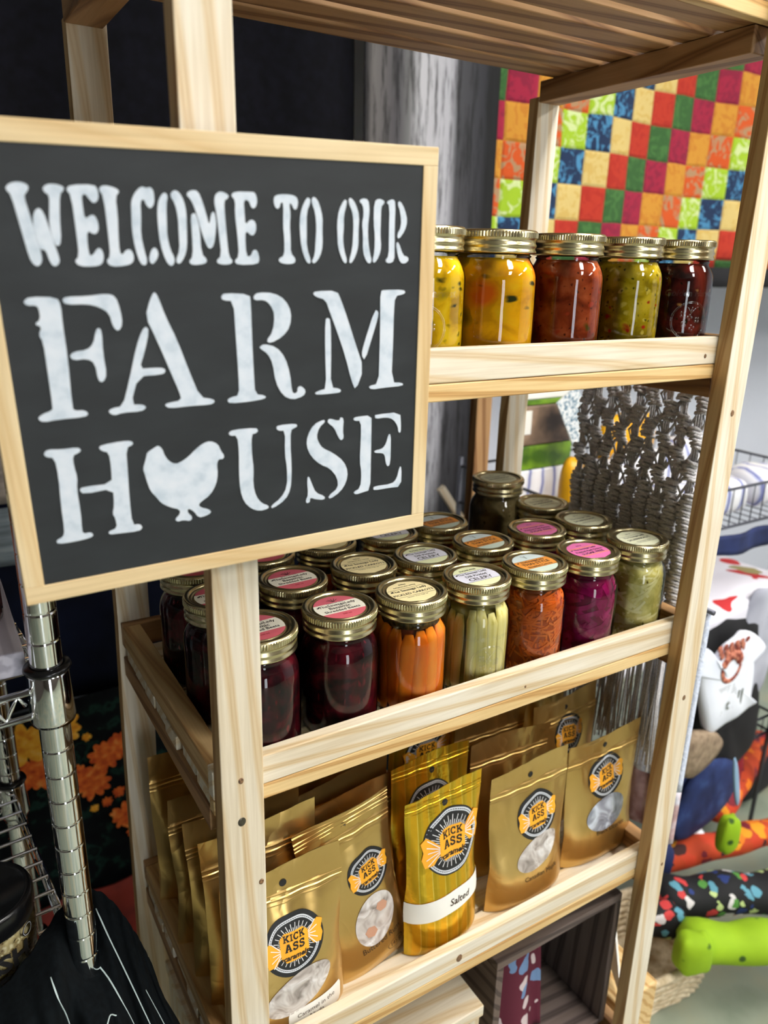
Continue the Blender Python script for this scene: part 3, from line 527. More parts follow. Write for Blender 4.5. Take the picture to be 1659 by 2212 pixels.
def put(kind, label, x, y, z, rot=0, group=None, lab=None, emb=None):
    """the first of a kind is built, the rest are copies of it with copies of its parts"""
    key = (kind, lab)
    if key not in _proto or emb is not None:
        j = jar(kind, label, (x, y, z), rot, group, lab, emb)
        if emb is None: _proto[key] = j
        return j
    j = copy_tree(_proto[key]); j.location = (x, y, z); j.rotation_euler = (0, 0, rot); j['label'] = label
    if 'group' in j.keys(): del j['group']
    if group: j['group'] = group
    for c in j.children:                       # keep the printing on the lid readable from the front
        for l in c.children: l.rotation_euler = (0, 0, -rot+random.uniform(-.08, .12))
    return j
for k_ in ('beet', 'brine_o', 'carrot', 'celery', 'brine_g', 'shred', 'brine_t', 'onion', 'brine_p', 'krautm', 'brine_k', 'mustardA', 'mustardB', 'salsa', 'relish', 'darksalsa', 'dimjar', 'herb'):
    MAT[k_].node_tree.nodes['Principled BSDF'].inputs['Specular IOR Level'].default_value = .08; MAT[k_].node_tree.nodes['Principled BSDF'].inputs['Roughness'].default_value = .7
ZM = -.0302
VIEW = -2.35       # angle of the jar side that faces the aisle
G = 'pickle jars standing in rows on the middle tray'
put('carrot', 'jar of whole pickled carrot sticks in the front row', .233, .071, ZM, .3, G, 'carrot')
put('celery', 'jar of pale pickled celery sticks with embossed crest in the front row', .317, .071, ZM, .1, G, 'celery', emb=-1.75)
put('thai', 'jar of bright shredded thai style carrots in the front row', .399, .070, ZM, .5, G, 'thai')
put('onion', 'jar of magenta pickled onion with pink lid label in the front row', .482, .069, ZM, 1.0, G, 'onion')
put('kraut', 'jar of pale shredded cabbage at the right end of the front row', .568, .070, ZM, 0, G, 'kraut')
put('beet', 'dark red beet jar in the front row beside the carrot sticks jar', .1515, .0735, ZM, .2, G, 'beet')
put('beet', 'dark beet jar whose left half hides behind the front left post', .0655, .071, ZM, 1.4, G, 'beet')
put('beet', 'dark beet jar left of the front post, nearest the side rail', .0605, .153, ZM, 2.2, G, 'beet')
put('beet', 'dark beet jar with pink lid label behind the front beet jars', .1405, .157, ZM, 3.0, G, 'beet')
put('carrot', 'second row jar with the cream pickled carrots lid label', .226, .156, ZM, 1.3, G, 'carrot')
put('celery', 'second row jar with the pale celery lid label', .303, .148, ZM, 2.0, G, 'celery')
put('thai', 'second row jar with the orange thai style lid label', .391, .153, ZM, 1.7, G, 'thai')
put('onion', 'second row jar with pink lid label behind the magenta onion jar', .481, .157, ZM, 2.4, G, 'onion')
put('kraut', 'second row jar with pale lid label near the right post', .562, .155, ZM, 1.1, G, 'kraut')
put('beet', 'dark beet jar at the far left back corner of the tray', .0610, .238, ZM, .9, G, 'beet')
put('beet', 'third row beet jar peeking out below the sign, beside the pine post', .1415, .240, ZM, 4.0, G, 'beet')
put('carrot', 'third row jar half hidden by the sign edge, behind the carrot label', .222, .240, ZM, 2.3, G, 'carrot')
put('celery', 'third row jar half hidden by the sign edge, behind the celery label', .305, .232, ZM, .8, G, 'celery')
put('thai', 'third row jar with dim orange lid label beside the sign corner', .387, .238, ZM, .2, G, 'thai')
put('dimjar', 'low dim jar with gold lid in front of the grey macrame', .565, .238, ZM, 0, G, 'kraut')
jar('dimjar', 'tallest dim jar at the back of the middle tray', (.524, .288, ZM), 0, G, 'kraut', H=1.36)
G2 = 'preserve jars on the upper tray'
ZU = .3215
for k, S2, x, y, lb, e in (('mustardA', 1.0, .2350, .074, 'jar of yellow pickle with embossed crest, cut off by the sign', -2.15), ('mustardB', 1.12, .3170, .078, 'jar of yellow mustard relish with orange and dark green pieces', None),
                 ('salsa', .98, .4110, .075, 'jar of smooth red brown salsa on the upper tray', None), ('relish', .98, .5020, .077, 'jar of green yellow relish with red flecks on the upper tray', None),
                 ('darksalsa', 1.0, .5885, .080, 'dark red salsa jar with seeds and embossed crest by the right post', -1.95)):
    jar(k, lb, (x, y, ZU), random.uniform(0, 1), G2, None, e, scale=(S2, S2, .955))
# ================================================================== CARAMEL POUCHES
def goldfoil(name, cols, rough=.34, metal=.75, sheen=.6):
    m, t, b = nt(name); co = objco(t)
    n = N(t, 'ShaderNodeTexNoise', Scale=9.0, Detail=2.0); t.links.new(co, n.inputs['Vector'])
    r = ramp(t, cols); t.links.new(n.outputs['Fac'], r.inputs['Fac']); t.links.new(r.outputs[0], b.inputs['Base Color'])
    b.inputs['Roughness'].default_value = rough; b.inputs['Metallic'].default_value = metal
    n2 = N(t, 'ShaderNodeTexNoise', Scale=15.0, Detail=2.0, Distortion=.5); t.links.new(co, n2.inputs['Vector']); a1 = N(t, 'ShaderNodeMath', operation='SUBTRACT'); a1.inputs[1].default_value = .5; t.links.new(n2.outputs['Fac'], a1.inputs[0]); a2 = N(t, 'ShaderNodeMath', operation='ABSOLUTE'); t.links.new(a1.outputs[0], a2.inputs[0]); bump(t, b, a2.outputs[0], sheen, .006)
    return m
MAT['foil'] = goldfoil('matte_gold_foil', [(.3, rgb(206, 168, 98)), (.7, rgb(224, 190, 122))], .31, .9, .8)
m, t, b = nt('striped_gold_foil'); co = objco(t, rnd=False)
sx = N(t, 'ShaderNodeSeparateXYZ'); t.links.new(co, sx.inputs[0])
mm = N(t, 'ShaderNodeMath', operation='MULTIPLY'); mm.inputs[1].default_value = 62.0; t.links.new(sx.outputs[0], mm.inputs[0])
fr = N(t, 'ShaderNodeMath', operation='FRACT'); t.links.new(mm.outputs[0], fr.inputs[0])
r = ramp(t, [(0, rgb(236, 184, 44)), (.5, rgb(246, 214, 96)), (.56, rgb(206, 172, 44)), (.82, rgb(222, 184, 54))], 'CONSTANT'); t.links.new(fr.outputs[0], r.inputs['Fac'])
t.links.new(r.outputs[0], b.inputs['Base Color']); b.inputs['Metallic'].default_value = .85; b.inputs['Roughness'].default_value = .24
n2 = N(t, 'ShaderNodeTexNoise', Scale=24.0, Detail=3.0, Distortion=.8); t.links.new(co, n2.inputs['Vector']); bump(t, b, n2.outputs['Fac'], .6, .004)
MAT['stripefoil'] = m
MAT['candy'] = plain('candy_yellow_print', rgb(246, 172, 40), .5)
MAT['rings'] = plain('ring_pale_print', rgb(206, 210, 216), .5)
MAT['inkblue'] = plain('logo_black_print', rgb(26, 26, 28), .5)
MAT['winplastic'] = noisy('cellophane_window', [(.3, rgb(120, 110, 104)), (.45, rgb(182, 172, 166)), (.6, rgb(206, 200, 196)), (.8, rgb(232, 230, 230))], 38, 2, .12, .9, .004, distortion=1.4, Coat_Weight=.8)
MAT['windark'] = noisy('smoky_window', [(.3, rgb(92, 94, 104)), (.5, rgb(140, 144, 156)), (.7, rgb(206, 214, 226))], 30, 2, .14, .9, .004, distortion=1.2, Coat_Weight=.8)
MAT['caramel'] = plain('wrapped_caramel', rgb(190, 142, 116), .35)
MAT['sticker'] = plain('white_sticker', rgb(236, 234, 226), .5)
MAT['foiltext'] = plain('brown_flavour_print', rgb(62, 44, 22), .5)
# slab serif capitals for the logo (unit height boxes)
SL = dict(
    K=[[(0, 0, .42, .13), (0, .87, .42, 1), (.12, 0, .30, 1)], [[(.86, .94), (.30, .42)], [(.44, .58), (.84, .06)]], [(.58, .87, 1, 1), (.58, 0, 1, .13)]],
    I=[[(0, 0, .46, .13), (0, .87, .46, 1), (.14, 0, .32, 1)], [], []],
    C=[[(.70, .66, .84, .98), (.70, .08, .80, .3)], [[(.78, .72), (.62, .90), (.40, .93), (.18, .78), (.10, .5), (.18, .22), (.40, .07), (.62, .10), (.78, .26)]], []],
    A=[[(0, 0, .38, .13), (.6, 0, 1, .13), (.3, .28, .7, .40)], [[(.17, .05), (.46, .97)], [(.82, .05), (.54, .97)]], []],
    S=[[(.68, .66, .80, .96), (.02, .04, .14, .34)], [[(.72, .72), (.58, .90), (.34, .93), (.14, .78), (.18, .60), (.42, .52), (.66, .42), (.72, .24), (.56, .09), (.30, .06), (.10, .26)]], []])
def slab_word(word, size, x0=0):
    V, F = [], []; x = x0
    for ch in word:
        bx, st, bx2 = SL[ch]
        for (a, b_, c, d) in bx+bx2: o_ = len(V); V += [(x+a*size*.86, b_*size), (x+c*size*.86, b_*size), (x+c*size*.86, d*size), (x+a*size*.86, d*size)]; F.append((o_, o_+1, o_+2, o_+3))
        for s in st:
            q, fq = stroke([(x+a*size*.86, b_*size) for a, b_ in s], .20*size); o_ = len(V); V += q; F += [tuple(o_+i for i in f_) for f_ in fq]
        x += size*({'I': .46, 'C': .88, 'S': .84}.get(ch, 1.0)*.86+.10)
    w = x-size*.10-x0; return [(a-x0-w/2, b_) for a, b_ in V], F
def polar(R, r0=0, n=40, m=4):
    vs = [(((r0+(R-r0)*j/m)*cos(2*pi*i/n)), ((r0+(R-r0)*j/m)*sin(2*pi*i/n))) for j in range(m+1) for i in range(n)]
    return vs, [(j*n+i, (j+1)*n+i, (j+1)*n+(i+1) % n, j*n+(i+1) % n) for j in range(m) for i in range(n)]
def rrect(w, h, r, nx=8, ny=4):
    vs, fs = [], []
    for j in range(ny+1):
        y = -h+2*h*j/ny; ex = max(0, abs(y)-(h-r)); x = w-(r-math.sqrt(max(r*r-ex*ex, 0)))
        for i in range(nx+1): vs.append((-x+2*x*i/nx, y))
    return vs, [(j*(nx+1)+i, j*(nx+1)+i+1, (j+1)*(nx+1)+i+1, (j+1)*(nx+1)+i) for j in range(ny) for i in range(nx)]
def pouch(label, x0, x1, y, z0, h, depth, rot=(0, 0, 0), kind='matte', logo=None, window=None, flavour=None, group=None, seed=1, ridged=False, front=True, name='caramel_pouch'):
    """x0..x1 is the width; the empty stands at the middle of the foot"""
    w = (x1-x0)/2; j = thing(name, label, 'pouch', ((x0+x1)/2, y, z0), rot, group); rnd = random.Random(seed); ph = [rnd.uniform(0, 6) for _ in range(8)]
    zs_ = .90 if kind == 'stripe' else .80
    def prof(v):
        if v > zs_+.06: return 0.0
        if v < .06: return .70+.3*v/.06
        k = (v-.06)/(zs_); return max(0, (1-k**1.7))
    def surf(a, v, side=-1, e=0.0):
        """a in -1..1 across, v 0..1 up"""
        bx = (1-abs(a)**2.6)**.8 if abs(a) < 1 else 0
        d = depth*prof(v)*bx*(1.0 if side < 0 else .35)
        wr = 0
        if side < 0:
            sf = max(0, 1-abs(v-.72)/.25); wr += sf*.0016*sin(a*11+ph[0])*bx
            wr += .0013*max(0, 1-abs(v-.30)/.3)*sin(a*5+v*16+ph[1])*(abs(a)**1.5)
            wr += .0010*noise.noise(Vector((a*2.4+ph[2], v*4.5, ph[3])))
            if zs_ < v < zs_+.055: wr += .0013*max(0, cos((v-zs_)*2*pi/.0275))**2
            if ridged and v > .90: wr += .0009*sin(v*260)
            elif v > .88: wr += .0007*sin(a*13+ph[4])*(v-.88)*8
        dip = .06*w*max(0, 1-abs(v-.45)/.4)
        side_w = w-dip+.0012*sin(v*9+ph[5])
        x = a*side_w; zz = v*h+(.004*sin(a*2+ph[6]) if v > .96 else 0)-(0 if v > .03 else .0)
        bend = .006*sin(v*pi)*sin(ph[7])
        return Vector((x, (-d-wr-e if side < 0 else d)+bend, zz))
    fm = 'foil' if kind == 'matte' else 'stripefoil'
    o = MB(); NU = 28; vv = sorted(set([round(i/48, 4) for i in range(49)]+[round(zs_-.005+.004*i, 4) for i in range(17)]+([round(.90+.0028*i, 4) for i in range(36)] if ridged else []))); vv = [q for q in vv if q <= 1]; NV = len(vv)-1
    for side in (-1, 1):
        vs = [surf(-1+2*i/NU, v_, side) for v_ in vv for i in range(NU+1)]
        fs = [(q*(NU+1)+i, q*(NU+1)+i+1, (q+1)*(NU+1)+i+1, (q+1)*(NU+1)+i) for q in range(NV) for i in range(NU)]
        if side > 0: fs = [tuple(reversed(f_)) for f_ in fs]
        o.add(vs, fs, 0, True)
    vs = [surf(-1+2*i/NU, 0, s_) for s_ in (-1, 1) for i in range(NU+1)]
    o.add(vs, [(i+NU+1, i+NU+2, i+1, i) for i in range(NU)])
    body = o.build('pouch_body', fm, j)
    if not front: return j
    def put2(o_, vs, fs, cx, cz, mi, e, smooth=True):
        """flat design (metres) centred at cx, cz onto the bulging front"""
        def P(p):
            X = cx+p[0]; Z = cz+p[1]; v = Z/h; a = X/(w-.06*w*max(0, 1-abs(v-.45)/.4)); a = max(-1.0, min(1.0, a)); q = surf(a, v); q1 = surf(min(1, a+.02), v); q2 = surf(a, v+.01)
            nrm = (q1-q).cross(q2-q); nrm.normalize()
            return q+nrm*e
        o_.add([P(p) for p in vs], fs, mi, smooth)
    if logo:
        cx, cz, R = logo; o = MB(); K = R/.030
        ml = ['inkblue', 'rings', 'candy', 'black', 'white']
        put2(o, *polar(R, 0, 48, 5), cx, cz, 0, .0005)
        band = R*.86 if kind == 'matte' else R*.95
        put2(o, *polar(band, band*.955, 64, 1), cx, cz, 1, .0007); put2(o, *polar(band*.93, band*.895, 64, 1), cx, cz, 1, .0007)
        for k in range(72):
            a = 2*pi*k/72; q, fq = stroke([(band*.955*cos(a), band*.955*sin(a)), (band*.93*cos(a), band*.93*sin(a))], .0006*K); put2(o, q, fq, cx, cz, 1, .0007)
        for k in range(56):
            a = 2*pi*k/56; r1 = band*(.80 if k % 2 else .64); q, fq = stroke([(R*.30*cos(a), R*.30*sin(a)), (r1*.7*cos(a), r1*.7*sin(a)), (r1*cos(a), r1*sin(a))], .00062*K)
            put2(o, q, fq, cx, cz, 4, .0007)
        # the candy and its twisted ends
        cw = R*.46
        put2(o, *rrect(cw, R*.47, R*.16, 10, 6), cx, cz-.02*R, 2, .0010)
        ws = 1.22 if kind == 'stripe' else 1.05
        for s_ in (-1, 1):
            wing = [(cw*.92, -.05*R), (cw*1.35, -.33*R), (cw*1.85, -.36*R), (cw*2.02, -.12*R), (cw*1.92, .06*R), (cw*2.05, .3*R), (cw*1.7, .40*R), (cw*1.3, .26*R), (cw*.92, .1*R)]
            dy = .12*R*s_; q = [(s_*(cw*.92+(a-cw*.92)*ws), b_*ws+dy) for a, b_ in wing]; n_ = len(q); c0 = (s_*cw*1.5, dy)
            put2(o, [c0]+q, [((0, i+1, (i+1) % n_+1) if s_ > 0 else (0, (i+1) % n_+1, i+1)) for i in range(n_)], cx, cz, 2, .0011)
            for k in range(5):
                t_ = (k-2)*.13; q, fq = stroke([(s_*cw*1.02, dy+.02*R+t_*R*.3), (s_*cw*(1.5+.1*(k % 2))*ws, dy+t_*R*1.5)], .0008*K)
                put2(o, q, fq, cx, cz, 4, .0013)
        for word, sz, dy in (('KICK', R*.22, .17*R), ('ASS', R*.26, -.15*R)):
            vs, fs = slab_word(word, sz); put2(o, vs, fs, cx, cz+dy, 3, .0014)
        vs, fs = text_poly('caramels', R*.235, bold=R*.007, shear=.25); put2(o, vs, fs, cx+.0*R, cz-.345*R, 3, .0014)
        for s_ in (-1, 1):
            q, fq = stroke([(s_*cw*.78, -.34*R), (s_*cw*1.0, -.32*R)], R*.03); put2(o, q, fq, cx, cz, 3, .0014)
        o.build('logo_label', ml, j)
    if window:
        cx, cz, rx, rz, tilt, mt = window; o = MB()
        vs, fs = polar(1, 0, 40, 6)
        def lf(p): a, b_ = p[0]*rx, p[1]*rz; return (a*cos(tilt)-b_*sin(tilt), a*sin(tilt)+b_*cos(tilt))
        put2(o, [lf(p) for p in vs], fs, cx, cz, 0, .0006)
        if mt == 'winplastic' and seed % 2 == 0:
            for (a, b_, s_, rr) in ((.18, .46, .34, .5), (-.12, -.45, .36, .2)):
                q = [lf((a+s_*cos(rr+k*pi/3)*.9, b_+s_*.62*sin(rr+k*pi/3))) for k in range(6)]; c0 = lf((a, b_))
                put2(o, [c0]+q, [(0, i+1, (i+1) % 6+1) for i in range(6)], cx, cz, 1, .0009)
        o.build('clear_window', [mt, 'caramel'], j)
    o = MB(); put2(o, *polar(.0040, 0, 20, 2), 0, h*.905, 0, .0005); o.build('hang_hole', 'black', j)
    if flavour:
        txt, sz, cx, cz, mt = flavour
        if mt == 'sticker':
            o = MB(); put2(o, *rrect(.033, .0135, .002, 12, 6), cx, cz, 0, .0006)
            for i, s in enumerate(txt.split('|')):
                vs, fs = text_poly(s, sz); put2(o, vs, fs, cx, cz+.0045-i*.0085, 1, .0008)
            o.build('flavour_sticker', ['sticker', 'foiltext'], j)
        elif mt == 'band':
            o = MB(); vs, fs = [], []
            NX = 30
            for jz in range(5):
                for i in range(NX+1):
                    a = -1+2*i/NX; vs.append((a*w*.985, (jz/4-.5)*.027+.0035*sin(a*2.2+.5)))
            fs = [(q*(NX+1)+i, q*(NX+1)+i+1, (q+1)*(NX+1)+i+1, (q+1)*(NX+1)+i) for q in range(4) for i in range(NX)]
            put2(o, vs, fs, 0, cz, 0, .0008)
            vs, fs = text_poly(txt, sz, bold=.0002, shear=.15); put2(o, vs, fs, cx, cz+.001, 1, .0011)
            o.build('flavour_band', ['sticker', 'foiltext'], j)
        else:
            o = MB(); vs, fs = text_poly(txt, sz); put2(o, vs, fs, cx, cz, 0, .0006)
            if 'Butter' in txt:
                vs, fs = text_poly('145 g', sz*.75); put2(o, vs, fs, cx+.018, cz-.016, 0, .0006)
                q = polar(1, .93, 30, 1); put2(o, [(p[0]*.0125, p[1]*.0052) for p in q[0]], q[1], cx+.018, cz-.016, 0, .0006)
            o.build('flavour_lettering', 'foiltext', j)
    return j
ZL = -.3505-.0285; GB = 'caramel pouches on the lower tray'
pouch('gold pouch with white Caramel sticker, nearest the front left post', .016, .149, .060, ZL-.004, .205, .022, (-.05, 0, -.02), logo=(.004, .118, .0345), window=(.006, .062, .040, .022, .35, 'winplastic'), flavour=('Caramel in the|Nudn', .0078, .024, .026, 'sticker'), group=GB, seed=3)
pouch('tall gold Buttered Rum pouch leaning behind the front left one', .132, .254, .080, ZL, .222, .020, (-.06, -.13, .06), logo=(.020, .128, .0285), window=(.015, .066, .027, .032, -.45, 'winplastic'), flavour=('Buttered Rum', .0100, .018, .034, 'print'), group=GB, seed=2, ridged=True)
pouch('shiny striped gold pouch with the white Salted band', .236, .345, .066, ZL, .216, .026, (-.03, 0, .02), kind='stripe', logo=(.006, .146, .0420), flavour=('Salted', .0125, .012, .066, 'band'), group=GB, seed=5)
pouch('gold Canadian Maple pouch with a clear oval window', .362, .492, .066, ZL, .200, .022, (-.04, 0, .0), logo=(.008, .124, .0325), window=(.006, .074, .036, .021, .40, 'winplastic'), flavour=('Canadian Maple', .0092, .012, .040, 'print'), group=GB, seed=7)
pouch('gold Black Licorice pouch with smoky window beside the right post', .500, .638, .072, ZL, .190, .020, (-.04, 0, .0), logo=(.002, .126, .0325), window=(.0, .072, .036, .024, .2, 'windark'), flavour=('Black Licorice', .0100, .008, .046, 'print'), group=GB, seed=9)
pouch('striped gold pouch right behind the Salted one, logo half hidden', .250, .368, .122, ZL, .220, .018, (-.02, 0, 0), kind='stripe', logo=(-.004, .150, .036), group=GB, seed=11)
pouch('dim striped pouch at the back, behind both other striped pouches', .300, .425, .205, ZL, .205, .014, (.0, 0, 0), kind='stripe', logo=(-.004, .155, .036), group=GB, seed=13)
pouch('second gold pouch behind the Black Licorice one, logo just peeking out', .500, .628, .150, ZL, .212, .014, (-.02, 0, 0.06), logo=(.004, .150, .030), group=GB, seed=15)
for i, (a, b_, y, hh, rz, lab) in enumerate((
        (.007, .137, .098, .238, .0, 'plain backed gold pouch, second in the stack behind the left post'),
        (.004, .134, .136, .232, -.03, 'plain backed gold pouch, third in the stack behind the left post'),
        (.002, .132, .190, .224, .04, 'plain backed gold pouch, fourth in the stack behind the left post'),
        (.000, .130, .262, .232, -.02, 'pale gold pouch at the back left corner of the lower tray'),
        (.138, .272, .128, .205, .06, 'dark gold pouch right behind the Buttered Rum one'),
        (.140, .275, .165, .200, .08, 'dark gold pouch third behind the Buttered Rum one'),
        (.150, .285, .215, .205, .05, 'shadowed gold pouch at the back behind the Buttered Rum one'),
        (.372, .500, .118, .210, -.05, 'shadowed gold pouch right behind the Canadian Maple one'),
        (.385, .508, .172, .205, -.04, 'dark gold pouch third behind the Canadian Maple one'),
        (.430, .556, .245, .215, .03, 'gold pouch with bright corner at the back of the lower tray'),
        (.520, .628, .215, .210, .05, 'rear gold pouch by the right back post'))):
    pouch(lab, a, b_, y, ZL, hh, .012, (-.02, 0, rz), group=GB, seed=20+i, front=False)

# ================================================================== BELOW THE LOWER TRAY
box = thing('pine_box', 'low pine box with plank top below the caramel tray', 'box', (.14, .18, -.6985))
o = MB(); o.box((-.130, -.145, .182), (.206, .13, .200)); o.build('box_top', 'pineX', box, .0015)
for x in (-.128, .188):
    o = MB(); o.box((x, -.140, 0), (x+.016, -.10, .1815)); o.box((x, .09, 0), (x+.016, .128, .1815)); o.box((x, -.10, .14), (x+.016, .09, .1815)); o.build('box_end', 'pineZ', box, .001)
o = MB(); o.box((-.111, -.138, .150), (.187, -.124, .1815)); o.build('box_apron', 'pineX', box, .001)
for ax in 'XZY': MAT['weather'+ax] = wood('weathered_crate_'+ax, ax, rgb(112, 98, 92), rgb(84, 72, 68), rgb(52, 42, 40), .8)
cr = thing('weathered_crate', 'weathered grey brown wooden crate lying open beside the pine box', 'crate', (.487, .19, -.6985))
def cb(n_, a, b_, m_): o = MB(); o.box(a, b_); o.build(n_, m_, cr, .001)
cb('crate_side', (-.117, -.148, 0), (-.105, .14, .236), 'weatherY'); cb('crate_side', (.105, -.148, 0), (.117, .14, .236), 'weatherZ')
cb('crate_top', (-.117, -.148, .2365), (.117, .14, .249), 'weatherX'); cb('crate_floor', (-.1045, -.148, 0), (.1045, .14, .010), 'weatherX')
for k in range(4): cb('crate_back_board', (-.1045, .128, .012+k*.056), (.1045, .139, .064+k*.056), 'weatherX')
def printed(name, base, cols, scale, rough=.8, th=.42):
    """cotton with scattered coloured motifs"""
    m, t, b = nt(name); co = objco(t)
    v = N(t, 'ShaderNodeTexVoronoi', Scale=scale); ns = N(t, 'ShaderNodeTexNoise', Scale=scale*1.2, Detail=1.0); t.links.new(co, ns.inputs['Vector'])
    ad = N(t, 'ShaderNodeVectorMath', operation='MULTIPLY_ADD'); ad.inputs[1].default_value = (1/scale,)*3; t.links.new(ns.outputs['Color'], ad.inputs[0]); t.links.new(co, ad.inputs[2])
    t.links.new(ad.outputs[0], v.inputs['Vector'])
    sp = N(t, 'ShaderNodeSeparateColor'); t.links.new(v.outputs['Color'], sp.inputs[0])
    r = ramp(t, [(i/len(cols), c) for i, c in enumerate(cols)], 'CONSTANT'); t.links.new(sp.outputs[0], r.inputs['Fac'])
    l = N(t, 'ShaderNodeMath', operation='LESS_THAN'); l.inputs[1].default_value = th; t.links.new(v.outputs['Distance'], l.inputs[0])
    mx = N(t, 'ShaderNodeMix', data_type='RGBA'); t.links.new(l.outputs[0], mx.inputs['Factor']); mx.inputs['A'].default_value = base; t.links.new(r.outputs[0], mx.inputs['B'])
    t.links.new(mx.outputs['Result'], b.inputs['Base Color']); b.inputs['Roughness'].default_value = rough
    n3 = N(t, 'ShaderNodeTexNoise', Scale=900.0); t.links.new(co, n3.inputs['Vector']); bump(t, b, n3.outputs['Fac'], .2, .0008)
    return m
MAT['wine'] = printed('wine_floral_cotton', rgb(92, 22, 44), [rgb(92, 22, 44), rgb(206, 190, 190), rgb(110, 140, 180), rgb(92, 22, 44), rgb(206, 190, 190)], 34, th=.44)
def drape(name, label, cat, pts_fn, nu, nv, mat, thick=.002, group=None):
    o = MB(); o.grid(pts_fn, nu, nv); ob = o.build(name, mat, None, solid=thick); return tag(ob, label, cat, group)
drape('folded_fabric', 'wine red floral fabric standing folded inside the weathered crate', 'fabric', lambda u, v: (.385+.125*u, .085+.01*sin(u*9)+.02*v, -.684+.205*v*(1-.12*u)), 20, 20, 'wine', .022)
card = thing('price_card', 'small white card tilted beside the crate, behind the right post', 'card', (.672, .085, -.686), (0, -.1, 1.05))
MAT['cardprint'] = noisy('card_pale_print', [(.4, rgb(90, 120, 140)), (.5, rgb(190, 200, 206)), (.6, rgb(226, 226, 224))], 160, 2, .6)
o = MB(); o.loft([[(-.045, 0, 0), (.045, 0, 0), (.040, .0, .095)], [(-.045, .003, 0), (.045, .003, 0), (.040, .003, .095)]]); o.build('card_board', 'sticker', card)
o = MB(); o.add([(-.025, -.0006, .008), (.038, -.0006, .008), (.036, -.0006, .075)], [(0, 1, 2)]); o.build('card_print', 'cardprint', card)
st = MB(); st.box((.645, .045, -1), (.735, .30, -.70)); tag(st.build('wooden_block', 'goldY', None, .004), 'honey coloured wooden stool block carrying the tilted card', 'stool')

# ================================================================== GREY MACRAME on the right side of the rack
MAT['cord'] = noisy('grey_cotton_cord', [(.3, rgb(166, 164, 166)), (.55, rgb(200, 198, 200)), (.8, rgb(226, 224, 226))], 500, 3, .9, .8, .001)
mac = thing('macrame_hanging', 'grey knotted macrame hanging on the right side of the rack', 'macrame', (.648, .16, .10))
XM = .0
def cordline(o, pts, r=.0017): o.tube(pts, r, 6)
dow = MB(); dow.tube([(XM, -.115, .178), (XM, .115, .178)], .005, 10); dow.build('dowel', 'goldY', mac)
random.seed(12); NS = 9
for s in range(NS):
    yc = -.094+.188*s/(NS-1); o = MB(); z = .172; k = 0; spread = 1.0
    ph = random.uniform(0, 6)
    while z > -.150:
        dense = z < .035
        zig = (0.0045 if not dense else .002)*sin(k*.55+ph+s*2.1)
        open_gap = (not dense) and ((k+s*3) % 9 in (6, 7, 8))
        y = yc+zig
        if open_gap:
            for q in range(4): cordline(o, [(XM+.001*q, y+(q-1.5)*.0022, z), (XM, y+(q-1.5)*.0052+zig*.6, z-.009), (XM, y+(q-1.5)*.0030, z-.018)])
            z -= .016; k += 3; continue
        wd = .0092 if not dense else .0112
        # one square knot: two arcs wrapping the core, alternating
        sg = 1 if k % 2 else -1
        o.tube([(XM+.0005, y-sg*wd, z-.0022), (XM-.0055, y-sg*wd*.4, z+.0005), (XM-.0062, y+sg*wd*.4, z-.0010), (XM-.0005, y+sg*wd, z-.0030)], .0025, 6); o.tube([(XM+.001, y+sg*wd, z-.0026), (XM+.002, y, z-.0016), (XM+.001, y-sg*wd, z-.0020)], .0024, 6)
        z -= .0044; k += 1
    for q in (-1.6, 0, 1.6): cordline(o, [(XM, yc+q*.0022, .172), (XM, yc+q*.002, .035)], .0016); o.tube([(XM, yc+q*.0025, .035), (XM, yc+q*.0034, .02), (XM, yc+q*.0034, -.15)], .0033, 6)
    o.build('knotted_strip', 'cord', mac)
o = MB()
for s in range(NS-1):     # cords that cross between strips in the open upper part
    yc = -.094+.188*s/(NS-1); d = .0235
    for zz in (.145, .095, .055): o.tube([(XM, yc+.004, zz), (XM, yc+d*.5, zz-.014-.004*sin(s)), (XM, yc+d-.004, zz-.030)], .0017, 6); o.tube([(XM, yc+d-.004, zz), (XM, yc+d*.5, zz-.012), (XM, yc+.004, zz-.030)], .0017, 6)
o.build('crossing_cords', 'cord', mac)['kind'] = 'stuff'
o = MB(); random.seed(2)
for k in range(150):
    y = random.uniform(-.098, .098); L_ = random.uniform(.17, .23); w_ = random.uniform(-.012, .012); x = random.uniform(-.006, .006)
    o.tube([(XM+x*.3, y, -.148), (XM+x, y+w_*.3, -.148-L_*.5), (XM+x*1.3, y+w_, -.148-L_)], .0013, 5)
o.build('fringe', 'cord', mac)['kind'] = 'stuff'
# ================================================================== HANGING FABRICS BEHIND THE RACK
def hang(name, label, cat, xa, xb, za, zb, y, mat, amp=.008, wl=.22, thick=.004, seed=0, ny=2):
    def fn(u, v):
        x = xa+(xb-xa)*u
        return (x, y+amp*sin(x*2*pi/wl+seed)*(.7+.3*v)+amp*.4*sin(x*31+seed*2+v*2), za+(zb-za)*v)
    return drape(name, label, cat, fn, max(8, int((xb-xa)/.02)), 12, mat, thick)
MAT['blackfab'] = noisy('black_fabric', [(.3, rgb(8, 8, 12)), (.7, rgb(16, 16, 24))], 60, 3, .95, .2, .001, Specular_IOR_Level=.15)
MAT['navyfab'] = noisy('navy_fabric', [(.3, rgb(6, 9, 20)), (.7, rgb(14, 20, 40))], 12, 3, .95, .2, .001, Specular_IOR_Level=.15)
hang('black_fabric', 'plain black fabric hanging behind the upper left of the rack', 'fabric', -1.1, .628, .25, 1.6, .90, 'blackfab', .010, .3)
hang('navy_fabric', 'dark navy fabric panel hanging behind the left of the middle tray', 'fabric', -1.1, .955, -.42, .24, .925, 'navyfab', .010, .27, seed=2)
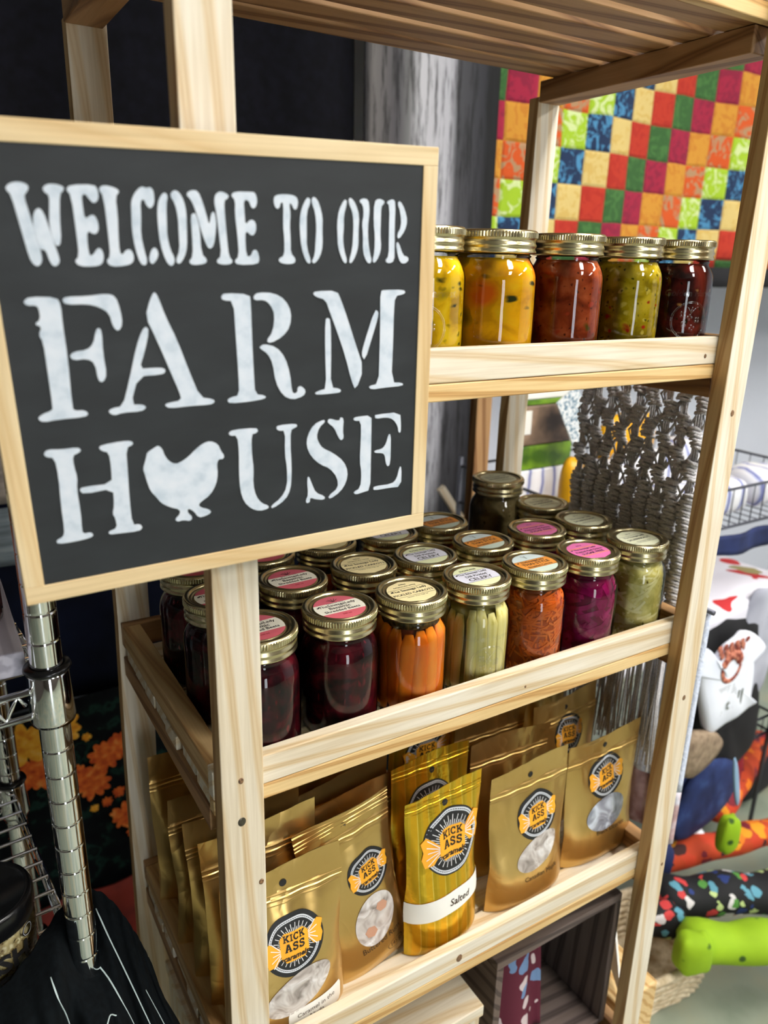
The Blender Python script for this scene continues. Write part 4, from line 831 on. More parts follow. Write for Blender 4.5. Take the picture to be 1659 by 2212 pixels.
MAT['navyfloral'] = noisy('dark_foliage_print', [(.35, rgb(8, 9, 14)), (.55, rgb(12, 18, 20)), (.62, rgb(26, 52, 44)), (.68, rgb(10, 14, 18)), (.8, rgb(20, 34, 30))], 26, 3, .9, Specular_IOR_Level=.15)
fl = MB()
def ffn(u, v): x = -1.1+1.9*u; return (x, .885+.004*sin(x*14), -1.0+.60*v)
fl.grid(ffn, 60, 8, 0)
MAT['petalA'] = noisy('orange_petal_print', [(.3, rgb(190, 62, 20)), (.55, rgb(232, 110, 36)), (.8, rgb(246, 170, 84))], 60, 3, .9)
MAT['petalB'] = noisy('yellow_petal_print', [(.3, rgb(220, 130, 20)), (.55, rgb(244, 178, 50)), (.8, rgb(250, 206, 110))], 60, 3, .9)
random.seed(31)
def flower(cx, cz, R, mi):
    for L_, (rr, n_) in enumerate(((R, 11), (R*.72, 9), (R*.45, 7))):
        for k in range(n_):
            a = 2*pi*k/n_+L_*.3+random.uniform(-.15, .15); l = rr*random.uniform(.8, 1.05); w_ = rr*.30; q = []
            for s, t in ((0, .25), (.35, 1), (.7, 1.1), (.95, .6), (1.02, 0), (.95, -.6), (.7, -1.1), (.35, -1), (0, -.25)):
                q.append((cx+l*s*cos(a)-w_*t*.6*sin(a), cz+l*s*sin(a)+w_*t*.6*cos(a)))
            y = lambda x: .885+.004*sin(x*14)-.0035-.0006*L_-.0001*k
            fl.add([(a_, y(a_), b_) for a_, b_ in q], [tuple(range(9))], mi)
for cx, cz, R, mi in ((-.092, -.470, .052, 2), (-.030, -.462, .050, 2), (-.075, -.532, .048, 1), (.052, -.545, .040, 1), (.090, -.53, .034, 1), (.022, -.600, .040, 1), (.000, -.572, .026, 1), (.078, -.70, .034, 1), (.100, -.74, .026, 1),
                      (.045, -.655, .012, 1), (.07, -.64, .014, 1), (.02, -.66, .010, 2), (-.2, -.55, .05, 1), (-.28, -.47, .05, 2), (.3, -.6, .05, 1), (.42, -.52, .04, 2), (.55, -.65, .05, 1), (-.4, -.6, .05, 1), (.02, -.49, .010, 2)): flower(cx, cz, R, mi)
tag(fl.build('floral_fabric', ['navyfloral', 'petalA', 'petalB']), 'dark fabric printed with orange and yellow flowers behind the chrome rack', 'fabric')
MAT['rustfab'] = noisy('rust_red_cloth', [(.3, rgb(96, 26, 20)), (.6, rgb(140, 44, 30))], 12, 3, .8)
drape('rust_cloth', 'rust red cloth draped low in front of the floral fabric', 'cloth', lambda u, v: (-.75+1.05*u, .86-.03*(1-v)+.006*sin(u*40), -1.0+.16*v), 40, 6, 'rustfab', .006)
MAT['plank'] = noisy('grey_plank_print', [(.3, rgb(70, 78, 84)), (.5, rgb(112, 122, 128)), (.7, rgb(146, 156, 160))], 6, 5, .9, co_scale=(1, 1, 14))
MAT['plankb'] = noisy('beige_plank_print', [(.3, rgb(110, 98, 92)), (.6, rgb(150, 138, 128))], 6, 5, .9, co_scale=(1, 1, 14))
hang('grey_plank_fabric', 'grey wood plank print fabric at the far left edge', 'fabric', -.7, -.050, -.10, .004, .87, 'plank', .003)
hang('beige_plank_fabric', 'beige brown plank print fabric above the grey plank print', 'fabric', -.7, -.050, .012, .22, .87, 'plankb', .003)
# barn wood banner
m, t, b = nt('barn_board_print'); tc = N(t, 'ShaderNodeTexCoord'); sx = N(t, 'ShaderNodeSeparateXYZ'); t.links.new(tc.outputs['Object'], sx.inputs[0])
mr = N(t, 'ShaderNodeMapRange'); mr.inputs['From Min'].default_value = .632; mr.inputs['From Max'].default_value = .96; t.links.new(sx.outputs[0], mr.inputs['Value'])
base = ramp(t, [(0, rgb(50, 48, 52)), (.05, rgb(112, 108, 106)), (.22, rgb(78, 76, 80)), (.30, rgb(120, 120, 120)), (.38, rgb(200, 200, 204)), (.60, rgb(184, 184, 190)), (.66, rgb(70, 70, 74)), (.86, rgb(44, 44, 50)), (.92, rgb(14, 14, 18)), (1, rgb(12, 12, 16))])
t.links.new(mr.outputs[0], base.inputs['Fac'])
mp = N(t, 'ShaderNodeMapping'); mp.inputs['Scale'].default_value = (34, 1, 3.2); t.links.new(tc.outputs['Object'], mp.inputs[0])
ns = N(t, 'ShaderNodeTexNoise', Scale=2.2, Detail=7.0, Roughness=.7); t.links.new(mp.outputs[0], ns.inputs['Vector'])
r2 = ramp(t, [(.38, rgb(44, 42, 46)), (.52, rgb(235, 235, 238))]); t.links.new(ns.outputs['Fac'], r2.inputs['Fac'])
mx = N(t, 'ShaderNodeMix', data_type='RGBA', blend_type='MULTIPLY'); mx.inputs['Factor'].default_value = .8
t.links.new(base.outputs[0], mx.inputs['A']); t.links.new(r2.outputs[0], mx.inputs['B']); t.links.new(mx.outputs['Result'], b.inputs['Base Color']); b.inputs['Roughness'].default_value = .85
MAT['barn'] = m
hang('barn_board_banner', 'banner printed with grey and white barn boards beside the black fabric', 'banner', .632, .957, -.22, 1.6, .872, 'barn', .004, .3, seed=1)
# quilt of five inch squares
m, t, b = nt('patchwork_quilt'); tc = N(t, 'ShaderNodeTexCoord'); S_ = 0.0765
mp = N(t, 'ShaderNodeMapping'); mp.inputs['Location'].default_value = (-16.0435, 0, -9.8539); mp.inputs['Scale'].default_value = (1/S_,)*3; t.links.new(tc.outputs['Object'], mp.inputs[0])
wn = N(t, 'ShaderNodeTexNoise', Scale=9.0, Detail=1.0); t.links.new(tc.outputs['Object'], wn.inputs['Vector'])
wa = N(t, 'ShaderNodeVectorMath', operation='MULTIPLY_ADD'); wa.inputs[1].default_value = (.10, 0, .10); t.links.new(wn.outputs['Color'], wa.inputs[0]); t.links.new(mp.outputs[0], wa.inputs[2])
sx = N(t, 'ShaderNodeSeparateXYZ'); t.links.new(wa.outputs[0], sx.inputs[0])
def mth(op, a, b_=None):
    n_ = N(t, 'ShaderNodeMath', operation=op)
    for i, q in enumerate((a, b_)):
        if q is None: continue
        if isinstance(q, (int, float)): n_.inputs[i].default_value = q
        else: t.links.new(q, n_.inputs[i])
    return n_.outputs[0]
fx, fz = mth('FLOOR', sx.outputs[0]), mth('FLOOR', sx.outputs[2])
idx = mth('DIVIDE', mth('ADD', mth('FLOORED_MODULO', mth('SUBTRACT', fx, fz), 8), .5), 8)
cols = [rgb(176, 214, 42), rgb(24, 50, 88), rgb(236, 208, 130), rgb(204, 56, 32), rgb(56, 104, 48), rgb(176, 30, 66), rgb(226, 158, 52), rgb(226, 92, 26)]
alts = [rgb(224, 240, 170), rgb(80, 150, 196), rgb(226, 190, 104), rgb(190, 44, 26), rgb(74, 124, 60), rgb(150, 24, 60), rgb(214, 138, 40), rgb(190, 150, 110)]
ra = ramp(t, [(i/8, c) for i, c in enumerate(cols)], 'CONSTANT'); rb = ramp(t, [(i/8, c) for i, c in enumerate(alts)], 'CONSTANT')
t.links.new(idx, ra.inputs[0]); t.links.new(idx, rb.inputs[0])
pn = N(t, 'ShaderNodeTexNoise', Scale=34.0, Detail=2.0, Distortion=1.6); t.links.new(tc.outputs['Object'], pn.inputs['Vector'])
pr = ramp(t, [(.50, (0, 0, 0, 1)), (.58, (1, 1, 1, 1))]); t.links.new(pn.outputs['Fac'], pr.inputs[0])
mx = N(t, 'ShaderNodeMix', data_type='RGBA'); t.links.new(pr.outputs[0], mx.inputs['Factor']); t.links.new(ra.outputs[0], mx.inputs['A']); t.links.new(rb.outputs[0], mx.inputs['B'])
hs = N(t, 'ShaderNodeHueSaturation'); hs.inputs['Saturation'].default_value = 1.0; hs.inputs['Value'].default_value = .76; t.links.new(mx.outputs['Result'], hs.inputs['Color'])
t.links.new(hs.outputs[0], b.inputs['Base Color']); b.inputs['Roughness'].default_value = .9
ex, ez = mth('PINGPONG', sx.outputs[0], .5), mth('PINGPONG', sx.outputs[2], .5)
seam = mth('MINIMUM', ex, ez); sr = ramp(t, [(0, (0, 0, 0, 1)), (.08, (.8, .8, .8, 1)), (.3, (1, 1, 1, 1))]); t.links.new(seam, sr.inputs[0]); bump(t, b, sr.outputs[0], .7, .006)
MAT['quilt'] = m
def qf(u, v): x = .960+1.9*u; return (x, .895+.012*sin(x*9)+.004*sin(x*27+v*3), .425+1.25*v)
o = MB(); o.grid(qf, 70, 24, 0)
o.grid(lambda u, v: (.960+1.9*u, qf(u, 0)[1], .372+.053*v), 70, 2, 1)
MAT['quiltb'] = plain('black_quilt_binding', rgb(22, 22, 26), .9)
tag(o.build('patchwork_quilt', ['quilt', 'quiltb'], solid=.008), 'bright patchwork quilt of red, green, lime and blue squares hanging behind', 'quilt')
o = MB(); o.tube([(-1.2, .93, 1.63), (2.95, .93, 1.63)], .012, 12)
tag(o.build('hanging_rail', 'chrome_rough'), 'long metal rail that carries the quilt and fabrics', 'rail')
easel = MB(); easel.box((.688, .55, -1), (.722, .572, .28)); tag(easel.build('stand_post', 'brownZ', None, .002), 'blurred brown wooden stand post behind the tall dim jar', 'post')
o = MB(); o.box((.730, .60, -1), (.745, .612, .26)); tag(o.build('white_strip', 'sticker', None, .001), 'narrow white upright strip beside the brown stand post', 'strip')
o = MB(); o.box((-.07, -.006, -.009), (.06, .006, .009)); q = o.build('leaning_board', 'pineX', None, .001, loc=(.862, .83, -.125)); q.rotation_euler = (0, .93, 0); tag(q, 'pale board leaning behind the jars near the sign corner', 'board')

# ================================================================== WIRE DISPLAY RACK ON THE RIGHT
RX0, RX1, RY0, RY1 = .82, 1.52, .36, .76
rack = thing('wire_rack', 'dark wire display rack with basket tiers at the right', 'rack', (1.17, .56, -1))
def W_(p): return (p[0]-1.17, p[1]-.56, p[2]+1)
def wires(name, segs, r, parent=rack, mat='graywire'):
    o = MB()
    for s in segs: o.tube([W_(p) for p in s], r, 6)
    return o.build(name, mat, parent)
def ringp(z): return [(RX0, RY0, z), (RX1, RY0, z), (RX1, RY1, z), (RX0, RY1, z), (RX0, RY0, z)]
def tier(z, hgt):
    for zz in (z, z-hgt):
        p = ringp(zz); wires('tier_rim', [[p[i], p[i+1]] for i in range(4)], .0032)
    segs = []; k = RX0
    while k <= RX1+.001: segs += [[(k, RY0, z), (k, RY0, z-hgt)], [(k, RY0, z-hgt), (k, RY1, z-hgt)], [(k, RY1, z-hgt), (k, RY1, z)]]; k += .035
    k = RY0
    while k <= RY1+.001: segs += [[(RX0, k, z), (RX0, k, z-hgt)], [(RX1, k, z-hgt), (RX1, k, z)]]; k += .035
    w_ = wires('basket_wires', segs, .0014); w_['kind'] = 'stuff'
tier(.0, .082); tier(-.30, .05); tier(-.62, .05)
for x, y in ((RX0, RY0), (RX1, RY0), (RX1, RY1), (RX0, RY1)): wires('rack_post', [[(x, y, -1), (x, y, .02)]], .006)
# goods in the top basket
def bag(name, label, cat, c, s, mat, rot=0, seed=0, group=None, tilt=0):
    o = MB(); random.seed(seed); ph = random.uniform(0, 6)
    def sup(x, e): return math.copysign(abs(x)**e, x)
    rings = []
    for j in range(1, 12):
        a = pi*j/12; rings.append([(s[0]/2*sup(sin(a), .6)*sup(cos(2*pi*k/20), .6)*(1+.05*sin(3*a+ph)), s[1]/2*sup(sin(a), .6)*sup(sin(2*pi*k/20), .6)*(1+.06*sin(k+ph)), s[2]/2*(1-sup(cos(a), .7))+.006*sin(k*1.3+ph)*sin(a)) for k in range(20)])
    o.loft(rings, 0, True); q = o.build(name, mat, None, loc=c); q.rotation_euler = (tilt, 0, rot); return tag(q, label, cat, group)
m, t, b = nt('striped_white_packaging'); co = objco(t); wv = N(t, 'ShaderNodeTexWave', Scale=9.0, Distortion=3.0, Detail=2.0); t.links.new(co, wv.inputs['Vector'])
r = ramp(t, [(0, rgb(110, 118, 180)), (.12, rgb(200, 204, 222)), (.3, rgb(232, 232, 238)), (1, rgb(240, 240, 244))]); t.links.new(wv.outputs['Fac'], r.inputs[0]); t.links.new(r.outputs[0], b.inputs['Base Color']); b.inputs['Roughness'].default_value = .35
MAT['pack'] = m
MAT['yellowpack'] = plain('yellow_packaging', rgb(236, 172, 20), .4); MAT['greenpack'] = noisy('green_packaging', [(.4, rgb(60, 96, 24)), (.6, rgb(120, 160, 40))], 20, 2, .4)
GP = 'white packages in the top wire basket'
for i, (x, y, w_, h_) in enumerate(((.99, .44, .12, .075), (1.12, .43, .13, .085), (1.26, .44, .13, .080), (1.41, .44, .13, .085), (1.06, .58, .13, .10), (1.21, .60, .14, .11), (1.37, .60, .14, .12))):
    bag('white_package', 'white blue striped package lying in the top wire basket', 'package', (x, y, -.078), (w_, .11, h_), 'pack', .2*sin(i*2), i, GP)
bag('yellow_package', 'yellow package standing in the wire basket, left of the macrame', 'package', (.935, .54, -.08), (.06, .04, .135), 'yellowpack', .3, 3)
bag('yellow_package', 'yellow package behind the white ones near the right post', 'package', (1.28, .71, -.08), (.20, .05, .17), 'yellowpack', .1, 4)
pk = thing('picture_package', 'brown picture pack with white label behind the dim jars', 'package', (.90, .60, -.078))
MAT['picprint'] = noisy('brown_picture_print', [(.35, rgb(54, 44, 40)), (.55, rgb(118, 96, 78)), (.68, rgb(160, 132, 110))], 14, 3, .5)
o = MB(); o.box((-.075, 0, .150), (.085, .03, .232)); o.build('pack_front', 'picprint', pk, .004); o = MB(); o.box((-.075, -.001, .233), (.085, .03, .243)); o.build('pack_stripe', 'greenpack', pk, .001); o = MB(); o.box((-.075, 0, .244), (.085, .03, .30)); o.build('pack_header', 'sticker', pk, .002)
o = MB(); o.box((-.068, -.003, .175), (-.035, -.0005, .222)); o.build('pack_label', 'sticker', pk); o = MB(); o.box((-.075, 0, .100), (.085, .028, .149)); o.build('pack_band', 'greenpack', pk, .002); o = MB(); o.box((-.075, 0, .0), (.085, .028, .099)); o.build('pack_base', 'pack', pk, .004)
tc_ = MB(); tc_.box((-.03, -.002, -.055), (.03, .002, .055)); q = tc_.build('hanging_tag', 'cardprint', None, .001, loc=(.935, .55, .135)); q.rotation_euler = (0, -.55, 0); tag(q, 'pale tilted printed tag hanging left of the macrame', 'tag')
MAT['navyc'] = noisy('navy_cloth', [(.3, rgb(16, 26, 62)), (.7, rgb(32, 46, 96))], 20, 2, .85)
drape('navy_cloth', 'navy cloth strip hanging below the top wire basket', 'cloth', lambda u, v: (.98+.56*u, .347+.006*sin(u*25), -.135+.042*v+.006*sin(u*9)*(1-v)), 30, 4, 'navyc', .003)
# white table linen with red flowers on the second tier
MAT['linen'] = printed('white_linen_red_flowers', rgb(224, 222, 232), [rgb(224, 222, 232)]*2+[rgb(190, 40, 44), rgb(224, 222, 232), rgb(150, 140, 90)], 11, th=.46)
drape('table_linen', 'white linen with red flowers folded on the second wire tier', 'linen', lambda u, v: (.86+.66*u, (.345 if v < .25 else .345+(v-.25)*.50), (-.34+.075*min(1, v/.25))+.012*sin(u*8+v*5)*(v > .2)), 36, 24, 'linen', .010)
# garments
def garment(name, label, cat, outline, y, mat, thick=.02, extra=None, fold=.006):
    q = chaikin(outline, 2); cx = sum(p[0] for p in q)/len(q); cz = sum(p[1] for p in q)/len(q); o = MB(); n = len(q)
    rings = []
    for s, off in ((1, 0), (.96, -.6), (.86, -.9), (.6, -1.0), (.3, -1.0)):
        rings.append([((cx+(p[0]-cx)*s), y+off*thick/2+fold*sin(p[0]*60)*s, (cz+(p[1]-cz)*s)) for p in q])
    back = [[(p[0], 2*y-p[1], p[2]) for p in r_] for r_ in rings[1:]]
    allr = list(reversed(rings))+back
    o.loft(allr, 0, True); mats = [mat]
    if extra: extra(o); mats += ['graytext', 'wreath']
    return tag(o.build(name, mats), label, cat)
MAT['whitecotton'] = noisy('white_cotton', [(.3, rgb(218, 224, 240)), (.7, rgb(234, 238, 248))], 8, 2, .85)
MAT['greycot'] = noisy('pale_grey_cotton', [(.3, rgb(150, 152, 166)), (.7, rgb(186, 188, 202))], 10, 2, .85)
MAT['graytext'] = plain('grey_script_print', rgb(110, 116, 110), .8); MAT['wreath'] = noisy('rust_wreath_print', [(.4, rgb(120, 44, 34)), (.6, rgb(206, 130, 104))], 90, 2, .8)
def onesie_print(o):
    yy = .290-.0135
    for s, sz, x, z in (('S', .065, 1.150, -.448), ('t', .035, 1.180, -.445), ('ill', .055, 1.212, -.440)):
        vs, fs = text_poly(s, sz, bold=.0006); o.add([(p[0]+x, yy, p[1]+z) for p in vs], fs, 1)
    for k in range(26):
        a = 2*pi*k/26; R = .033; o.ball((1.170+R*.85*cos(a), yy, -.355+R*.9*sin(a)), .006+(.006 if sin(a) > .3 else 0), 8, 5, 2, (1, .15, 1))
    for k in range(16): o.ball((1.120+k*.006, yy+.001, -.300-.010*(k % 3)), .008, 8, 5, 2, (1, .15, 1))
    for k in range(5): q, fq = stroke([(1.140+.004*k, -.398-.005*k), (1.190+.003*k, -.396-.005*k)], .0014); o.add([(a_, yy, b_) for a_, b_ in q], fq, 1)
garment('baby_bodysuit', 'white bodysuit with rust wreath and grey script hanging at right', 'bodysuit', [(x-.012, -.278+(z+.236)*.73) for x, z in [(1.070, -.330), (1.105, -.240), (1.135, -.330), (1.165, -.268), (1.195, -.258), (1.225, -.236), (1.330, -.330), (1.264, -.33), (1.285, -.40), (1.290, -.505), (1.330, -.520), (1.225, -.535), (1.180, -.560), (1.150, -.550), (1.135, -.50), (1.110, -.42), (1.090, -.335)]], .290, 'whitecotton', .026, onesie_print, .003)
garment('pale_garment', 'pale grey garment hanging right of the white bodysuit', 'garment', [(1.290, -.24), (1.33, -.23), (1.40, -.25), (1.42, -.5), (1.37, -.55), (1.33, -.53), (1.30, -.42)], .338, 'greycot', .014)
garment('navy_garment', 'dark navy garment hanging at the right edge below the linen', 'garment', [(1.43, -.33), (1.56, -.32), (1.62, -.60), (1.58, -.74), (1.50, -.72), (1.46, -.55)], .335, 'navyc', .02)
MAT['blackcot'] = plain('black_cotton', rgb(14, 14, 18), .9); MAT['redcot'] = noisy('red_cotton', [(.3, rgb(110, 10, 24)), (.7, rgb(160, 22, 42))], 20, 2, .85)
garment('black_garment', 'black garment hanging behind the white bodysuit', 'garment', [(1.11, -.30), (1.20, -.28), (1.36, -.30), (1.42, -.56), (1.42, -.70), (1.30, -.72), (1.18, -.68), (1.13, -.5)], .345, 'blackcot', .03)
garment('red_garment', 'red garment hanging below the black one', 'garment', [(1.33, -.60), (1.44, -.60), (1.47, -.84), (1.42, -.88), (1.37, -.86)], .385, 'redcot', .03)
MAT['denim'] = noisy('blue_denim', [(.3, rgb(18, 32, 74)), (.55, rgb(28, 46, 96)), (.75, rgb(52, 76, 128))], 26, 4, .85, .2, .001)
MAT['lightden'] = plain('faded_denim_seam', rgb(138, 170, 200), .85); MAT['burlap'] = noisy('burlap', [(.3, rgb(110, 92, 74)), (.7, rgb(160, 140, 116))], 60, 2, .9)
jn = thing('denim_jeans', 'folded blue denim jeans hanging beside the right post', 'jeans', (1.2, .27, -.78))
def gpart(name, outline, y, mat, th=.022):
    q = chaikin(outline, 2); cx = sum(p[0] for p in q)/len(q); cz = sum(p[1] for p in q)/len(q); o = MB()
    rings = [[((cx+(p[0]-cx)*s)-1.2, y+off*th/2-.27, (cz+(p[1]-cz)*s)+.78) for p in q] for s, off in ((.5, 1), (.9, .9), (1, 0), (.9, -.9), (.5, -1))]
    o.loft(rings, 0, True); return o.build(name, mat, jn)
gpart('trouser_front', [(1.08, -.52), (1.19, -.545), (1.235, -.62), (1.245, -.70), (1.18, -.75), (1.10, -.775), (1.05, -.76)], .330, 'denim')
gpart('trouser_back', [(1.16, -.60), (1.29, -.63), (1.34, -.70), (1.29, -.77), (1.20, -.80), (1.12, -.80), (1.10, -.74)], .31, 'denim')
gpart('side_seam', [(1.185, -.56), (1.20, -.56), (1.248, -.70), (1.232, -.705)], .248, 'lightden', .006)
gpart('waist_band', [(1.06, -.475), (1.17, -.505), (1.195, -.545), (1.14, -.585), (1.06, -.60)], .285, 'burlap', .03)
# folded cloths and rolls lying on the floor
MAT['pumpkin'] = printed('orange_pumpkin_print', rgb(186, 62, 22), [rgb(226, 150, 20), rgb(196, 60, 26), rgb(120, 24, 40), rgb(226, 120, 16), rgb(190, 66, 24), rgb(206, 84, 24), rgb(60, 26, 24)], 30, th=.55)
MAT['spooky'] = printed('black_multicolour_print', rgb(16, 16, 20), [rgb(16, 16, 20), rgb(90, 150, 170), rgb(200, 60, 60), rgb(30, 50, 110), rgb(190, 210, 140), rgb(216, 212, 214), rgb(80, 140, 60), rgb(16, 16, 20)], 40, th=.42)
m, t, b = nt('lime_print'); co = objco(t); v = N(t, 'ShaderNodeTexVoronoi', Scale=24.0); t.links.new(co, v.inputs['Vector']); r = ramp(t, [(0, rgb(36, 60, 10)), (.14, rgb(60, 96, 10)), (.19, rgb(140, 178, 14)), (1, rgb(152, 190, 18))]); t.links.new(v.outputs['Distance'], r.inputs[0]); t.links.new(r.outputs[0], b.inputs['Base Color']); b.inputs['Roughness'].default_value = .8; MAT['lime'] = m
def roll(name, label, a, c, r, mat, seed=0, flat=.85):
    o = MB(); n = 22; pts = [(a[0]+(c[0]-a[0])*i/n, a[1]+(c[1]-a[1])*i/n, a[2]+(c[2]-a[2])*i/n+.004*sin(i+seed)) for i in range(n+1)]
    o.tube(pts, [r*(1+.06*sin(i*1.1+seed))*(.55 if i in (0, n) else 1) for i in range(n+1)], 22, flat=flat)
    return tag(o.build(name, mat), label, 'fabric roll')
roll('fabric_roll', 'lime green print fabric roll lying lowest across the wicker basket', (.955, .150, -.838), (1.36, -.088, -.838), .0440, 'lime')
roll('fabric_roll', 'black multicoloured print fabric roll behind the lime roll', (1.00, .252, -.838), (1.45, .025, -.838), .0470, 'spooky', 1)
roll('fabric_roll', 'orange pumpkin print roll lying behind the black print roll', (1.06, .325, -.836), (1.56, .198, -.826), .0340, 'pumpkin', 2)
roll('fabric_roll', 'second orange print roll slanting back towards the wall', (1.33, .345, -.836), (1.72, .477, -.826), .0350, 'pumpkin', 4)
bag('lime_bundle', 'bright lime folded bundle at the left end of the lime roll', 'bundle', (.948, .118, -.872), (.072, .05, .085), 'lime', -.5, 2)
bag('lime_bundle', 'small lime folded cloth below the denim jeans', 'bundle', (1.165, .215, -.765), (.045, .035, .09), 'lime', -.3, 6)
bag('print_bundle', 'white printed folded cloth beside the orange roll', 'bundle', (1.19, .330, -.86), (.09, .06, .06), 'pack', -.5, 7)
bag('blue_bundle', 'blue and white folded cloth right behind the right post', 'bundle', (1.06, .315, -.87), (.09, .06, .10), 'navyc', -.5, 8)
bag('black_bag', 'black cloth bag lying on the floor far behind the orange rolls', 'bag', (1.72, .53, -1.0), (.30, .20, .12), 'blackcot', .2, 12)
bag('print_bundle', 'dark folded print cloth behind the lime bundle', 'bundle', (.965, .205, -.872), (.09, .05, .07), 'spooky', -.5, 9)
# wicker basket
bs = thing('wicker_basket', 'pale woven wicker basket on the floor behind the right post', 'basket', (.945, .232, -1), (0, 0, -.12))
MAT['wick'] = noisy('pale_wicker', [(.3, rgb(176, 154, 118)), (.6, rgb(218, 202, 172)), (.8, rgb(232, 220, 196))], 70, 3, .8)
o = MB(); BW, BD2, BH = .150, .098, .106
def rr_(t, s): c_, s_ = cos(t), sin(t); return (BW*s*math.copysign(abs(c_)**.5, c_), BD2*s*math.copysign(abs(s_)**.5, s_))
for j in range(14):
    z = .006+BH*j/14; pts = []
    for k in range(73):
        t_ = 2*pi*k/72; x, y = rr_(t_, .84+.16*j/14); d_ = .0025*(1 if (k+j) % 2 else -1); L_ = math.hypot(x, y); pts.append((x+x/L_*d_, y+y/L_*d_, z))
    o.tube(pts, .0052, 6, caps=False)
for k in range(36):
    t_ = 2*pi*k/36; x0_, y0_ = rr_(t_, .84); x1_, y1_ = rr_(t_, 1.0); o.tube([(x0_, y0_, .002), (x1_, y1_, BH)], .003, 6)
o.build('woven_wall', 'wick', bs)
o = MB(); o.tube([(*rr_(2*pi*k/72, 1.02), BH+.002) for k in range(73)], .0085, 8, caps=False); o.build('basket_rim', 'wick', bs)
o = MB(); o.loft([[(*rr_(2*pi*k/36, .82), .001) for k in range(36)], [(*rr_(2*pi*k/36, .84), .008) for k in range(36)]]); o.build('basket_base', 'wick', bs)
# fuzzy white towel
MAT['towel'] = noisy('white_towel_cotton', [(.3, rgb(196, 206, 228)), (.7, rgb(224, 230, 244))], 220, 3, .95, .8, .003)
MAT['towelend'] = noisy('rust_towel_end', [(.3, rgb(130, 88, 84)), (.5, rgb(190, 160, 160)), (.65, rgb(216, 214, 226))], 24, 3, .95)
tw = MB(); tw.grid(lambda u, v: (.725+.004*sin(u*14), .060+.09*u, -.335+.295*v), 14, 16, 0); tw.grid(lambda u, v: (.725+.004*sin(u*14), .060+.09*u, -.43+.095*v), 14, 8, 1)
tag(tw.build('hand_towel', ['towel', 'towelend'], solid=.010), 'fluffy white towel with rust coloured end hanging beside the right post', 'towel')
o = MB(); o.tube([(.631, .175, -.058), (.70, .175, -.052), (.722, .172, -.040), (.725, .150, -.034), (.725, .052, -.034)], .004, 8); tag(o.build('towel_arm', 'graywire'), 'thin grey arm on the rack side that carries the white towel', 'towel arm')

# ================================================================== CHROME WIRE RACK ON THE LEFT
cr2 = thing('chrome_rack', 'chrome wire shelving unit with grooved poles at the left', 'rack', (-.108, .10, -1), (0, 0, .088))
def pole(x, y):
    o = MB(); prof = []; z = 0.0
    prof.append((.0127, 0))
    k = 1
    while k*.0254 < 2.0:
        zz = k*.0254; prof += [(.0127, zz-.0022), (.0127, zz-.0014), (.0122, zz-.0006), (.0122, zz+.0002), (.0127, zz+.0010), (.0127, zz+.0018)]; k += 1
    prof.append((.0127, 2.02)); prof.append((.001, 2.025)); o.lathe(prof, 40, (x, y, 0), smooth=True); return o.build('pole', 'chrome', cr2)
for x, y in ((0, 0), (0, .330), (-.55, 0), (-.55, .330)): pole(x, y)
def cshelf(z, skip=False):
    for x, y in ((0, 0), (0, .330), (-.55, 0), (-.55, .330))[1 if skip else 0:]:
        o = MB(); o.lathe([(.0138, z-.034), (.0175, z-.034), (.0180, z-.030), (.0162, z+.010), (.0150, z+.014), (.0138, z+.014)], 36, (x, y, 0)); o.build('collar', 'chrome', cr2)
        o = MB(); o.lathe([(.0135, z+.013), (.0175, z+.013), (.0190, z+.0155), (.0180, z+.018), (.0135, z+.0185)], 36, (x, y, 0)); o.build('collar_ring', 'blackplastic', cr2)
    o = MB()
    for yy in (0, .330):
        for dz in (-.003, -.026): o.tube([(-.016, yy, z+dz), (-.534, yy, z+dz)], .0031, 8)
        pts = []; n_ = 24
        for i in range(n_*4+1): pts.append((-.02-.51*i/(n_*4), yy, z-.0145+.010*sin(i*pi/2)))
        o.tube(pts, .0018, 6)
    for xx in (0, -.55):
        for dz in (-.003, -.026): o.tube([(xx, .016, z+dz), (xx, .314, z+dz)], .0031, 8)
        pts = [(xx, .02+.290*i/40, z-.0145+.010*sin(i*pi/2)) for i in range(41)]; o.tube(pts, .0018, 6)
    o.build('shelf_rim', 'chrome', cr2)
    o = MB(); k = .0254
    while k < .330: o.tube([(.001, k, z+.0015), (-.551, k, z+.0015)], .0019, 6); k += .0254
    o.tube([(-.12, .004, z-.004), (-.12, .326, z-.004)], .0024, 6); o.tube([(-.36, .004, z-.004), (-.36, .326, z-.004)], .0024, 6)
    o.build('shelf_wires', 'chrome', cr2)
cshelf(1.0755); cshelf(.755, True); cshelf(.50)
o = MB(); o.box((-.42, .118, .0785), (-.122, .33, .1005)); MAT['ribbed'] = noisy('ribbed_white_card', [(.4, rgb(180, 176, 190)), (.6, rgb(216, 212, 224))], 3, 1, .6, co_scale=(40, 1, 40))
tag(o.build('white_card_stack', 'ribbed', None, .002), 'white ribbed card stack lying on the upper chrome shelf', 'stack')
oj = thing('orange_jar', 'orange filled glass jar at the left edge on the white cards', 'jar', (-.1665, .195, .1005))
MAT['orangefill'] = noisy('orange_preserve', [(.3, rgb(140, 60, 14)), (.7, rgb(190, 92, 26))], 30, 2, .3)
o = MB(); o.lathe([(.001, 0), (.034, 0), (.038, .006), (.038, .085), (.032, .1), (.030, .108), (.001, .108)], 40); o.build('glass_body', 'glass', oj)
o = MB(); o.lathe([(.001, .002), (.033, .002), (.0365, .008), (.0365, .083), (.031, .097), (.001, .097)], 40); o.build('contents', 'orangefill', oj)
o = MB(); o.lathe([(.031, .104), (.033, .104), (.034, .122), (.032, .124), (.001, .124)], 40); o.build('lid', 'gold_lid', oj)
